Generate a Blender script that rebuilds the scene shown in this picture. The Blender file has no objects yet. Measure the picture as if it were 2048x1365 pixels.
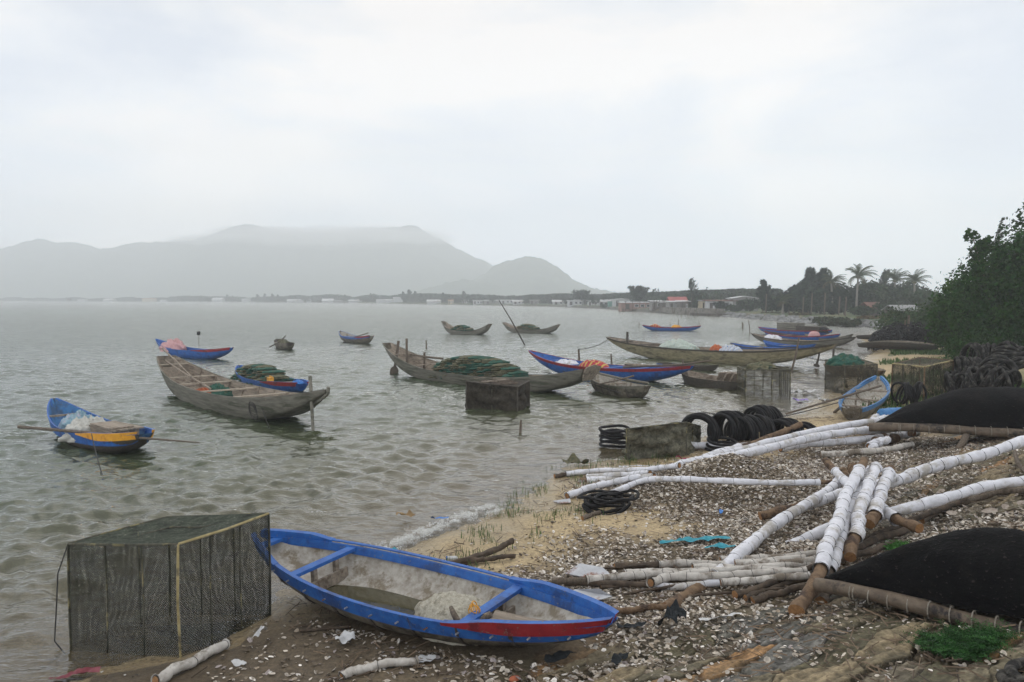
import bpy, math, random
import numpy as np
from mathutils import Vector, Matrix
R = math.radians
sc = bpy.context.scene
random.seed(7); rng = np.random.default_rng(7)

# ---------------------------------------------------------------- camera
CAM_H, F_PX, PITCH = 3.1, 1593.0, R(3.05)
cam = bpy.data.objects.new('camera', bpy.data.cameras.new('camera'))
sc.collection.objects.link(cam); sc.camera = cam
cam.location = (0, 0, CAM_H); cam.rotation_euler = (R(90) - PITCH, 0, 0)
cam.data.sensor_width = 36; cam.data.lens = 28.0; cam.data.clip_start = .05; cam.data.clip_end = 6000

# ---------------------------------------------------------------- sky (overcast) and sun
SUN_EL, SUN_AZ = R(46), R(12)
w = bpy.data.worlds.new('World'); sc.world = w; w.use_nodes = True
nt = w.node_tree; nt.nodes.clear()
def N(t, kind, **kw):
    n = t.nodes.new(kind)
    for k, v in kw.items():
        if k[0] == '_': setattr(n, k[1:], v)
        else: n.inputs[k.replace('_', ' ')].default_value = v
    return n
out = N(nt, 'ShaderNodeOutputWorld'); tc = N(nt, 'ShaderNodeTexCoord')
sky = N(nt, 'ShaderNodeTexSky', _sky_type='NISHITA', _sun_disc=False, _sun_elevation=SUN_EL, _sun_rotation=SUN_AZ)
bg1 = N(nt, 'ShaderNodeBackground', Strength=.1); bg2 = N(nt, 'ShaderNodeBackground', Strength=1.0)
nt.links.new(sky.outputs[0], bg1.inputs[0])
mp = N(nt, 'ShaderNodeMapping'); mp.inputs['Scale'].default_value = (1, 1, 2.6)
nt.links.new(tc.outputs['Generated'], mp.inputs[0])
nz = N(nt, 'ShaderNodeTexNoise', Scale=2.3, Detail=5.0, Roughness=.5, Distortion=.25)
nt.links.new(mp.outputs[0], nz.inputs['Vector'])
cr = N(nt, 'ShaderNodeValToRGB'); e = cr.color_ramp.elements
e[0].position = .41; e[0].color = (.575, .62, .71, 1); e[1].position = .585; e[1].color = (.93, .875, .83, 1)
m_ = e.new(.5); m_.color = (.745, .76, .79, 1)
nt.links.new(nz.outputs[0], cr.inputs[0])
# brightness of the overcast against elevation (brighter towards the horizon, where the haze eats it)
sx = N(nt, 'ShaderNodeSeparateXYZ'); nt.links.new(tc.outputs['Generated'], sx.inputs[0])
er = N(nt, 'ShaderNodeValToRGB'); e = er.color_ramp.elements
e[0].position = 0; e[0].color = (1.13, 1.16, 1.20, 1); e[1].position = 1; e[1].color = (.25,)*3 + (1,)
for p, v in ((.05, .90), (.10, .54), (.17, .345), (.32, .252)):
    q = e.new(p); k_ = .03*(1-min(p, .3)/.3); q.color = (v*(1-k_), v, v*(1+k_), 1)
nt.links.new(sx.outputs[2], er.inputs[0])
mm = N(nt, 'ShaderNodeMix', _data_type='RGBA', _blend_type='MULTIPLY'); mm.inputs[0].default_value = 1
nt.links.new(cr.outputs[0], mm.inputs[6]); nt.links.new(er.outputs[0], mm.inputs[7])
nt.links.new(mm.outputs[2], bg2.inputs[0]); bg2.inputs[1].default_value = 4.1
mx = N(nt, 'ShaderNodeMixShader'); mx.inputs[0].default_value = .97
nt.links.new(bg1.outputs[0], mx.inputs[1]); nt.links.new(bg2.outputs[0], mx.inputs[2]); nt.links.new(mx.outputs[0], out.inputs[0])
sl = bpy.data.lights.new('sun', 'SUN'); sl.energy = .95; sl.angle = R(75); sl.color = (1, .96, .9)
so = bpy.data.objects.new('sun', sl); sc.collection.objects.link(so)
so.rotation_euler = Vector((math.sin(SUN_AZ)*math.cos(SUN_EL), math.cos(SUN_AZ)*math.cos(SUN_EL), math.sin(SUN_EL))).to_track_quat('Z', 'Y').to_euler()
sc.view_settings.view_transform = 'Standard'; sc.view_settings.look = 'None'
sc.view_settings.exposure = 0.08; sc.view_settings.gamma = 1.0
sc.render.engine = 'CYCLES'
sc.cycles.use_denoising = True
sc.cycles.max_bounces = 8; sc.cycles.transparent_max_bounces = 16; sc.cycles.volume_bounces = 8

# ---------------------------------------------------------------- helpers
def D(px, py, Y):
    """world point on the viewing ray of a measured photo position, at distance Y in front of the viewer"""
    u = (px-1024)/F_PX; v = -(py-682.5)/F_PX
    d = (u, math.cos(PITCH)+v*math.sin(PITCH), -math.sin(PITCH)+v*math.cos(PITCH))
    k = Y/d[1]
    return Vector((d[0]*k, Y, CAM_H+d[2]*k))
def Wp(px, py, z=0.0):
    a = D(px, py, 1.0); k = (z-CAM_H)/(a.z-CAM_H)
    return Vector((a.x*k, a.y*k, z))
def hx(s):
    s = s.lstrip('#'); c = [int(s[i:i+2], 16)/255 for i in (0, 2, 4)]
    return tuple(((x/12.92) if x <= .04045 else ((x+.055)/1.055)**2.4) for x in c)+(1,)
def hsh(ix, iy, s):
    with np.errstate(over='ignore'):
        n = (ix.astype(np.int64)*374761393 + iy.astype(np.int64)*668265263 + s*1442695041) & 0xffffffff
        n = ((n ^ (n >> 13))*1274126177) & 0xffffffff
        n = ((n ^ (n >> 16))*2246822519) & 0xffffffff
    return ((n ^ (n >> 15)) & 0xffffff)/float(0xffffff)
def vn(x, y, s=0):
    x = np.asarray(x, float); y = np.asarray(y, float)
    ix = np.floor(x); iy = np.floor(y); fx = x-ix; fy = y-iy
    fx = fx*fx*(3-2*fx); fy = fy*fy*(3-2*fy)
    a = hsh(ix, iy, s); b = hsh(ix+1, iy, s); c = hsh(ix, iy+1, s); d = hsh(ix+1, iy+1, s)
    return (a*(1-fx)+b*fx)*(1-fy)+(c*(1-fx)+d*fx)*fy
def fbm(x, y, s=0, o=4):
    r = 0; a = .5
    for k in range(o):
        r = r+a*vn(x*2**k, y*2**k, s+k*17); a *= .5
    return r/(1-.5**o)
def sst(a, b, x):
    t = np.clip((x-a)/(b-a), 0, 1); return t*t*(3-2*t)
def tag(o, label=None, cat=None, group=None, kind=None):
    if label: o['label'] = label
    if cat: o['category'] = cat
    if group: o['group'] = group
    if kind: o['kind'] = kind
    return o
def empty(name, loc, rz=0, label=None, cat=None, group=None):
    o = bpy.data.objects.new(name, None); sc.collection.objects.link(o)
    o.location = loc; o.rotation_euler = (0, 0, rz); o.empty_display_size = .2
    return tag(o, label, cat, group)
class MB:
    def __init__(s): s.v = []; s.f = []; s.m = []; s.uv = None
    def add(s, vs, fs, m=0):
        b = len(s.v); s.v += [tuple(p) for p in vs]
        s.f += [tuple(i+b for i in f) for f in fs]; s.m += [m]*len(fs); return s
    def box(s, c, size, rot=None, m=0):
        hx_, hy, hz = size[0]/2, size[1]/2, size[2]/2
        ps = [Vector((x, y, z)) for x in (-hx_, hx_) for y in (-hy, hy) for z in (-hz, hz)]
        if rot is not None:
            M = rot if isinstance(rot, Matrix) else Matrix.Rotation(rot, 3, 'Z')
            ps = [M @ p for p in ps]
        c = Vector(c)
        return s.add([p+c for p in ps], [(0, 1, 3, 2), (4, 6, 7, 5), (0, 4, 5, 1), (2, 3, 7, 6), (0, 2, 6, 4), (1, 5, 7, 3)], m)
    def beam(s, a, b, wd, ht, m=0):
        a = Vector(a); b = Vector(b); d = (b-a); L = d.length
        if L < 1e-6: return s
        M = d.to_track_quat('X', 'Z').to_matrix()
        return s.box((a+b)/2, (L, wd, ht), M, m)
    def tube(s, pts, r, n=8, m=0, cap=True, bumps=0.0, seed=0, capm=None):
        pts = [Vector(p) for p in pts]; K = len(pts)
        rs = r if isinstance(r, (list, tuple, np.ndarray)) else [r]*K
        up = Vector((0, 0, 1)); rr = random.Random(seed); vs = []
        ref = None
        for i, p in enumerate(pts):
            t = (pts[min(i+1, K-1)]-pts[max(i-1, 0)])
            t = t.normalized() if t.length > 1e-9 else Vector((1, 0, 0))
            if ref is None: ref = t.orthogonal().normalized()
            ref = (ref-t*ref.dot(t)); ref = ref.normalized() if ref.length > 1e-6 else t.orthogonal().normalized()
            q = t.cross(ref)
            for k in range(n):
                a = 2*math.pi*k/n; rad = rs[i]*(1+bumps*(rr.random()-.5)*2)
                vs.append(p+(ref*math.cos(a)+q*math.sin(a))*rad)
        fs = [(i*n+k, i*n+(k+1) % n, (i+1)*n+(k+1) % n, (i+1)*n+k) for i in range(K-1) for k in range(n)]
        s.add(vs, fs, m)
        if cap:
            cm_ = m if capm is None else capm
            s.add(vs[:n], [tuple(reversed(range(n)))], cm_); s.add(vs[-n:], [tuple(range(n))], cm_)
        return s
    def torus(s, c, nrm, Rr, r, n=22, k=8, m=0, squash=1.0, wob=0, seed=0):
        nrm = Vector(nrm).normalized(); a = nrm.orthogonal().normalized(); b = nrm.cross(a); c = Vector(c); vs = []
        rr = random.Random(seed); ph = rr.random()*6
        for i in range(n):
            t = 2*math.pi*i/n; d = a*math.cos(t)+b*math.sin(t)*squash
            cc = c+d*Rr*(1+wob*math.sin(2*t+ph))+nrm*(wob*Rr*math.sin(3*t+ph))
            for j in range(k):
                u = 2*math.pi*j/k; vs.append(cc+d.normalized()*r*math.cos(u)+nrm*r*.9*math.sin(u))
        fs = [(i*k+j, ((i+1) % n)*k+j, ((i+1) % n)*k+(j+1) % k, i*k+(j+1) % k) for i in range(n) for j in range(k)]
        return s.add(vs, fs, m)
    def grid(s, P, m=0, closed=False):
        nr, nc = len(P), len(P[0]); vs = [p for row in P for p in row]
        fs = [(i*nc+j, i*nc+j+1, (i+1)*nc+j+1, (i+1)*nc+j) for i in range(nr-1) for j in range(nc-1)]
        return s.add(vs, fs, m)
    def build(s, name, mat, parent=None, smooth=False, uv=None):
        me = bpy.data.meshes.new(name); me.from_pydata(s.v, [], s.f); 
        for q in (mat if isinstance(mat, (list, tuple)) else [mat]): me.materials.append(q)
        if any(s.m): me.polygons.foreach_set('material_index', s.m)
        if smooth: me.polygons.foreach_set('use_smooth', [True]*len(me.polygons))
        if uv:
            l = me.uv_layers.new(name='UVMap'); idx = np.zeros(len(me.loops), dtype=np.int32); me.loops.foreach_get('vertex_index', idx)
            l.data.foreach_set('uv', np.array([uv(s.v[i]) for i in idx], dtype=np.float32).ravel())
        me.update()
        o = bpy.data.objects.new(name, me); sc.collection.objects.link(o)
        if parent: o.parent = parent
        return o
def fast_mesh(name, V, Fc, mats, cols=None, attrs=None, smooth=False, parent=None, matidx=None):
    V = np.asarray(V, np.float32); Fc = np.asarray(Fc, np.int32); k = Fc.shape[1]
    me = bpy.data.meshes.new(name)
    me.vertices.add(len(V)); me.vertices.foreach_set('co', V.ravel())
    me.loops.add(Fc.size); me.loops.foreach_set('vertex_index', Fc.ravel())
    me.polygons.add(len(Fc)); me.polygons.foreach_set('loop_start', np.arange(0, Fc.size, k, dtype=np.int32))
    if smooth: me.polygons.foreach_set('use_smooth', np.ones(len(Fc), bool))
    for q in (mats if isinstance(mats, (list, tuple)) else [mats]): me.materials.append(q)
    if matidx is not None: me.polygons.foreach_set('material_index', np.asarray(matidx, np.int32))
    me.update(calc_edges=True)
    if cols is not None:
        a = me.color_attributes.new('Col', 'FLOAT_COLOR', 'POINT')
        c4 = np.ones((len(V), 4), np.float32); c4[:, :3] = cols; a.data.foreach_set('color', c4.ravel())
    for nme, arr in (attrs or {}).items():
        a = me.attributes.new(nme, 'FLOAT', 'POINT'); a.data.foreach_set('value', np.asarray(arr, np.float32))
    o = bpy.data.objects.new(name, me); sc.collection.objects.link(o)
    if parent: o.parent = parent
    return o

# ---------------------------------------------------------------- materials
_mc = {}
def mat(name, c1, c2=None, scale=4.0, rough=.7, bump=0.0, bscale=None, stretch=(1, 1, 1), c3=None, spec=.3, metal=0, lo=.35, hi=.65, coord='Object', chip=None):
    if name in _mc: return _mc[name]
    m = bpy.data.materials.new(name); m.use_nodes = True; t = m.node_tree; b = t.nodes['Principled BSDF']
    b.inputs['Roughness'].default_value = rough; b.inputs['Specular IOR Level'].default_value = spec; b.inputs['Metallic'].default_value = metal
    h = lambda c: hx(c) if isinstance(c, str) else tuple(c)[:3]+(1,)
    tcn = N(t, 'ShaderNodeTexCoord'); mpn = N(t, 'ShaderNodeMapping'); mpn.inputs['Scale'].default_value = stretch
    t.links.new(tcn.outputs[coord], mpn.inputs[0])
    n1 = N(t, 'ShaderNodeTexNoise', Scale=scale, Detail=6.0, Roughness=.62); t.links.new(mpn.outputs[0], n1.inputs['Vector'])
    r = N(t, 'ShaderNodeValToRGB'); el = r.color_ramp.elements
    el[0].position = lo; el[0].color = h(c1); el[1].position = hi; el[1].color = h(c2 or c1)
    t.links.new(n1.outputs[0], r.inputs[0]); last = r.outputs[0]
    if c3:
        n2 = N(t, 'ShaderNodeTexNoise', Scale=scale*.37, Detail=5.0, Roughness=.7); t.links.new(mpn.outputs[0], n2.inputs['Vector'])
        r2 = N(t, 'ShaderNodeValToRGB'); r2.color_ramp.elements[0].position = .52; r2.color_ramp.elements[1].position = .62
        t.links.new(n2.outputs[0], r2.inputs[0])
        x = N(t, 'ShaderNodeMix', _data_type='RGBA'); t.links.new(r2.outputs[0], x.inputs[0]); t.links.new(last, x.inputs[6]); x.inputs[7].default_value = h(c3); last = x.outputs[2]
    if chip:
        n6 = N(t, 'ShaderNodeTexNoise', Scale=26.0, Detail=9.0, Roughness=.72); t.links.new(mpn.outputs[0], n6.inputs['Vector'])
        r6 = N(t, 'ShaderNodeValToRGB'); r6.color_ramp.elements[0].position = .605; r6.color_ramp.elements[1].position = .63
        t.links.new(n6.outputs[0], r6.inputs[0]); x6 = N(t, 'ShaderNodeMix', _data_type='RGBA'); t.links.new(r6.outputs[0], x6.inputs[0]); t.links.new(last, x6.inputs[6]); x6.inputs[7].default_value = h(chip); last = x6.outputs[2]
    t.links.new(last, b.inputs['Base Color'])
    if bump:
        n3 = N(t, 'ShaderNodeTexNoise', Scale=bscale or scale*4, Detail=5.0, Roughness=.6); t.links.new(mpn.outputs[0], n3.inputs['Vector'])
        bp = N(t, 'ShaderNodeBump', Strength=.8, Distance=bump); t.links.new(n3.outputs[0], bp.inputs['Height']); t.links.new(bp.outputs[0], b.inputs['Normal'])
    _mc[name] = m; return m
def mat_col(name, rough=.7, spec=.3, noise=0.0, nscale=30, bump=0.0, bscale=60, trans=0.0, wetattr=None):
    m = bpy.data.materials.new(name); m.use_nodes = True; t = m.node_tree; b = t.nodes['Principled BSDF']
    b.inputs['Roughness'].default_value = rough; b.inputs['Specular IOR Level'].default_value = spec
    a = N(t, 'ShaderNodeAttribute', _attribute_name='Col'); last = a.outputs[0]
    tcn = N(t, 'ShaderNodeTexCoord')
    if noise:
        n1 = N(t, 'ShaderNodeTexNoise', Scale=nscale, Detail=7.0, Roughness=.7); t.links.new(tcn.outputs['Object'], n1.inputs['Vector'])
        mr = N(t, 'ShaderNodeMapRange'); mr.inputs[1].default_value = .3; mr.inputs[2].default_value = .7; mr.inputs[3].default_value = 1-noise; mr.inputs[4].default_value = 1+noise
        t.links.new(n1.outputs[0], mr.inputs[0])
        x = N(t, 'ShaderNodeMix', _data_type='RGBA', _blend_type='MULTIPLY'); x.inputs[0].default_value = 1
        t.links.new(last, x.inputs[6]); t.links.new(mr.outputs[0], x.inputs[7]); last = x.outputs[2]
    t.links.new(last, b.inputs['Base Color'])
    if bump:
        n3 = N(t, 'ShaderNodeTexNoise', Scale=bscale, Detail=6.0, Roughness=.65); t.links.new(tcn.outputs['Object'], n3.inputs['Vector'])
        bp = N(t, 'ShaderNodeBump', Strength=.8, Distance=bump); t.links.new(n3.outputs[0], bp.inputs['Height']); t.links.new(bp.outputs[0], b.inputs['Normal'])
    if wetattr:
        wa = N(t, 'ShaderNodeAttribute', _attribute_name=wetattr)
        mr = N(t, 'ShaderNodeMapRange'); mr.inputs[3].default_value = rough; mr.inputs[4].default_value = .22
        t.links.new(wa.outputs['Fac'], mr.inputs[0]); t.links.new(mr.outputs[0], b.inputs['Roughness'])
    if trans:
        tr = N(t, 'ShaderNodeBsdfTranslucent'); ms = N(t, 'ShaderNodeMixShader'); ms.inputs[0].default_value = trans
        t.links.new(last, tr.inputs[0]); t.links.new(b.outputs[0], ms.inputs[1]); t.links.new(tr.outputs[0], ms.inputs[2])
        t.links.new(ms.outputs[0], t.nodes['Material Output'].inputs[0])
    return m

# ---------------------------------------------------------------- terrain
shore_px = [(-400, 1600), (0, 1500), (150, 1345), (440, 1290), (540, 1190), (700, 1130), (850, 1092), (990, 1032), (1090, 965), (1150, 930), (1250, 918),
            (1400, 872), (1600, 826), (1650, 790), (1690, 745), (1745, 706), (1720, 676), (1760, 664)]
shore = [Wp(x, y)[:2] for x, y in shore_px] + [(39.5, 82), (37.5, 95), (37.0, 141), (36.0, 150)]
shore += [Wp(x, y)[:2] for x, y in [(1370, 629.5), (1250, 622.5), (1200, 617.5), (1100, 613.6), (900, 609.6), (650, 605.6)]] + [(-215, 760), (-430, 900), (-900, 1000)]
land = np.array(shore+[(-2600, 1150), (-2600, 2600), (2600, 2600), (2600, -60), (-14, -60), (-14, 2)])
toe = [(-14, 1.5), (-5, 3.4), (-1.6, 4.9), (0.1, 5.85), (1.28, 6.65), (3.17, 8.2), (5.0, 10.6), (6.85, 14), (9.9, 17.9), (13.4, 24), (19.5, 33), (27, 42), (38, 55), (50, 70)]
bank = np.array(toe+[(300, 70), (300, -60), (-14, -60)])
def sdist(poly, x, y):
    x = np.asarray(x, float).ravel(); y = np.asarray(y, float).ravel()
    d2 = np.full(x.shape, 1e18); ins = np.zeros(x.shape, bool); n = len(poly)
    for i in range(n):
        ax, ay = poly[i]; bx, by = poly[(i+1) % n]; ex, ey = bx-ax, by-ay
        t = np.clip(((x-ax)*ex+(y-ay)*ey)/(ex*ex+ey*ey), 0, 1)
        d2 = np.minimum(d2, (x-ax-t*ex)**2+(y-ay-t*ey)**2)
        c = ((ay > y) != (by > y))
        with np.errstate(divide='ignore', invalid='ignore'):
            xi = ax+(y-ay)*ex/(ey if ey != 0 else 1e-9)
        ins ^= c & (x < xi)
    return np.where(ins, 1, -1)*np.sqrt(d2)
MOUND = (3.45, 12.45)
def ter(x, y, full=False):
    shp = np.shape(x); x = np.asarray(x, float).ravel(); y = np.asarray(y, float).ravel()
    d = sdist(land, x, y); r = np.hypot(x, y)
    dn = d+(vn(x*.9, y*.9, 5)-.5)*.28
    near = np.where(dn > 0, .33*(1-np.exp(-dn*.17))*1.25, np.maximum(dn*.085, -1.2))
    steep = np.where(d > 0, np.minimum(d*.40, .75), np.maximum(d*.15, -1.2))
    w = np.maximum(sst(120, 190, r), sst(78, 90, y)*sst(60, 45, x)*sst(0, 1, x-25))
    z = near*(1-w)+steep*w
    db = sdist(bank, x, y)+(vn(x*.5+3, y*.5, 9)-.5)*.5
    z = z+np.clip(db, 0, 6.0)*.19*sst(0, .8, db)*sst(65, 45, y)
    mr = np.hypot((x-MOUND[0])/1.75, (y-MOUND[1])/1.25); z = z+.47*np.clip(1-mr*.85, 0, 1)**1.15*sst(1.3, .9, mr)
    z = z+(vn(x*1.3, y*1.3, 3)-.5)*.06*sst(-.2, .6, dn)+(vn(x*4, y*4, 4)-.5)*.025*sst(0, .8, dn)
    if full: return z, d, db, mr
    return z.reshape(shp)
def G(px, py, dz=0.0):
    a = D(px, py, 1.0)
    u = np.exp(np.linspace(math.log(3), math.log(900), 2200)); X = a.x*u; Yv = a.y*u; Z = CAM_H+(a.z-CAM_H)*u
    T = np.maximum(ter(X, Yv), 0)+dz; k = np.argmax(Z < T)
    if not (Z < T).any(): k = len(u)-1
    k = max(k, 1); f = (Z[k-1]-T[k-1])/((Z[k-1]-T[k-1])-(Z[k]-T[k])+1e-9)
    uu = u[k-1]+(u[k]-u[k-1])*f
    return Vector((a.x*uu, a.y*uu, CAM_H+(a.z-CAM_H)*uu))
def tz(x, y): return float(ter(np.array([x]), np.array([y]))[0])

def polar(radii, angs):
    A, Rr = np.meshgrid(angs, radii); X = Rr*np.sin(A); Y = Rr*np.cos(A)
    nr, na = X.shape; i = np.arange(nr-1)[:, None]*na+np.arange(na-1)[None]
    Fc = np.stack([i, i+1, i+na+1, i+na], -1).reshape(-1, 4)
    return X.ravel(), Y.ravel(), Fc
angs = np.concatenate([np.linspace(R(-75), R(-37), 50, endpoint=False), np.linspace(R(-37), R(37), 900), np.linspace(R(37), R(80), 50)[1:]])
radii = np.concatenate([np.linspace(.6, 4.5, 30, endpoint=False), np.exp(np.linspace(math.log(4.5), math.log(26), 720, endpoint=False)), np.exp(np.linspace(math.log(26), math.log(2350), 240))])
X, Y, Fc = polar(radii, angs)
Z, d, db, mr = ter(X, Y, True)
r = np.hypot(X, Y)
n1 = fbm(X*1.1, Y*1.1, 21, 4); n2 = fbm(X*6, Y*6, 33, 4); n3 = fbm(X*.35, Y*.35, 44, 3)
def mixc(a, b, t): return a*(1-t[:, None])+b*t[:, None]
sand = np.array([.40, .31, .18]); wets = np.array([.25, .19, .10]); mud = np.array([.15, .105, .06]); earth = np.array([.075, .058, .040])
C = np.tile(sand, (len(X), 1))*(.85+.3*n2)[:, None]
wet = sst(.09, .0, Z+(n1-.5)*.06)
C = mixc(C, np.tile(wets, (len(X), 1)), wet)
under = sst(0, -.7, Z); C = mixc(C, np.tile(np.array([.10, .105, .06]), (len(X), 1)), under)
# muddy patches under the litter
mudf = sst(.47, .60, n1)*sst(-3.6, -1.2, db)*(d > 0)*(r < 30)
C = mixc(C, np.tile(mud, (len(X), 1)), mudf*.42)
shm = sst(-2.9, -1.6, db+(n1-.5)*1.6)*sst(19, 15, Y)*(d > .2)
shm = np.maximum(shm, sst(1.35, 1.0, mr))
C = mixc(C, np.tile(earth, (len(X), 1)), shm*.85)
# grass patches behind the beach and on the banks
gr = sst(.5, .58, n3)*sst(24, 30, Y)*sst(.6, 1.5, d); gr = np.maximum(gr, sst(150, 210, r)*(d > 2)*.9); gr = np.maximum(gr, sst(.5, 2.5, db)*sst(19, 25, r))
gr = np.maximum(gr, sst(78, 84, Y)*sst(1.4, 2.4, d)*(.75+.25*sst(.35, .5, n3)))
C = mixc(C, np.tile(np.array([.055, .085, .028]), (len(X), 1))*(.6+.8*n2)[:, None], np.clip(gr, 0, 1))
rockz = sst(78, 84, Y)*sst(2.4, 1.2, d)*(d > -2)
C = mixc(C, np.tile(np.array([.07, .068, .055]), (len(X), 1)), rockz)
# stone pitching of the bank: irregular flat slabs with joints
sel = np.where((db > -.45) & (r < 40))[0]
ux, uy = X[sel], Y[sel]
# slabs run up the slope: u along toe, v up slope
th = R(38); su = (ux*math.cos(th)+uy*math.sin(th)); sv = (-ux*math.sin(th)+uy*math.cos(th))
su = su+(fbm(ux*1.4, uy*1.4, 71, 3)-.5)*.55; sv = sv+(fbm(ux*1.6, uy*1.6, 72, 3)-.5)*.30
gu, gv = su/.95, sv/.25; iu, iv = np.floor(gu), np.floor(gv)
F1 = np.full(len(sel), 9.0); F2 = F1.copy(); ID = np.zeros(len(sel))
for a in (-1, 0, 1):
    for b in (-1, 0, 1):
        cx = iu+a; cy = iv+b; jx = cx+.5+(hsh(cx, cy, 1)-.5)*.9; jy = cy+.5+(hsh(cx, cy, 2)-.5)*.9
        dd = np.hypot(gu-jx, gv-jy); nw = dd < F1; F2 = np.where(nw, F1, np.minimum(F2, dd)); ID = np.where(nw, hsh(cx, cy, 3), ID); F1 = np.where(nw, dd, F1)
edge = sst(.0, .07, F2-F1); msk = sst(-.35, .25, db[sel])
pal = np.array([[.15, .12, .078], [.19, .16, .115], [.10, .088, .052], [.13, .125, .11], [.25, .145, .065], [.13, .11, .07], [.19, .15, .09]])*1.08
pc = pal[(ID*6.99).astype(int)]*(.65+.7*fbm(ux*9, uy*9, 81, 4))[:, None]
lay = fbm(su*2.2, sv*26, 90, 3); pc = pc*(.35+1.3*lay)[:, None]*(.4+1.2*fbm(ux*24, uy*24, 151, 4))[:, None]
moss = sst(.42, .58, fbm(ux*1.9, uy*1.9, 99, 4)); pc = mixc(pc, np.tile(np.array([.085, .078, .05]), (len(sel), 1)), moss*.4)
pc = pc*(.28+.72*edge)[:, None]
keepb = (gr[sel] < .3)
C[sel] = np.where(keepb[:, None], mixc(C[sel], pc, msk), C[sel])
rug = fbm(ux*5, uy*5, 141, 4)-.5; Z[sel] += msk*keepb*(edge*.022+(ID-.5)*.06+(lay-.5)*.04+rug*.06-.03)
Z += (n2-.5)*.018*(r < 30)*(d > 0)
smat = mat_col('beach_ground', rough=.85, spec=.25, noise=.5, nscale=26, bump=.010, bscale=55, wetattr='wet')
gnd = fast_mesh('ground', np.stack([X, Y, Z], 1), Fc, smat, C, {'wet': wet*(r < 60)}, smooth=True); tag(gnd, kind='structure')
GX, GY, GZ = X, Y, Z

# ---------------------------------------------------------------- water
wr = np.concatenate([np.exp(np.linspace(math.log(4.0), math.log(75), 880, endpoint=False)), np.exp(np.linspace(math.log(75), math.log(2300), 100))])
wa = np.concatenate([np.linspace(R(-75), R(-35), 60, endpoint=False), np.linspace(R(-35), R(30), 640)])
X, Y, Fc = polar(wr, wa); dw = sdist(land, X, Y); r = np.hypot(X, Y); zt = ter(X, Y)
Wz = np.zeros(len(X)); rg = np.random.default_rng(3); base = R(-112)
wx = X+(vn(X*.25, Y*.25, 200)-.5)*1.6; wy = Y+(vn(X*.25, Y*.25, 201)-.5)*1.6
for k in range(70):
    lam = .15*(.95/.15)**((k+.5)/70.0); a_ = base+rg.normal(0, .5); ph = rg.random()*6.28; amp = .0070*lam**.95*(.6+.8*rg.random())
    cell = np.maximum(r*.0045, .01); fade = sst(2.2, 4.5, lam/cell)
    s = np.sin((wx*math.cos(a_)+wy*math.sin(a_))*2*math.pi/lam+ph); s = s+.28*(s*s-.5)*1.4
    Wz += amp*s*fade
patch = .55+.9*fbm(X*.22, Y*.3, 230, 3)
Wz *= patch*(.25+.75*sst(.2, 3.0, -dw))
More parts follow.
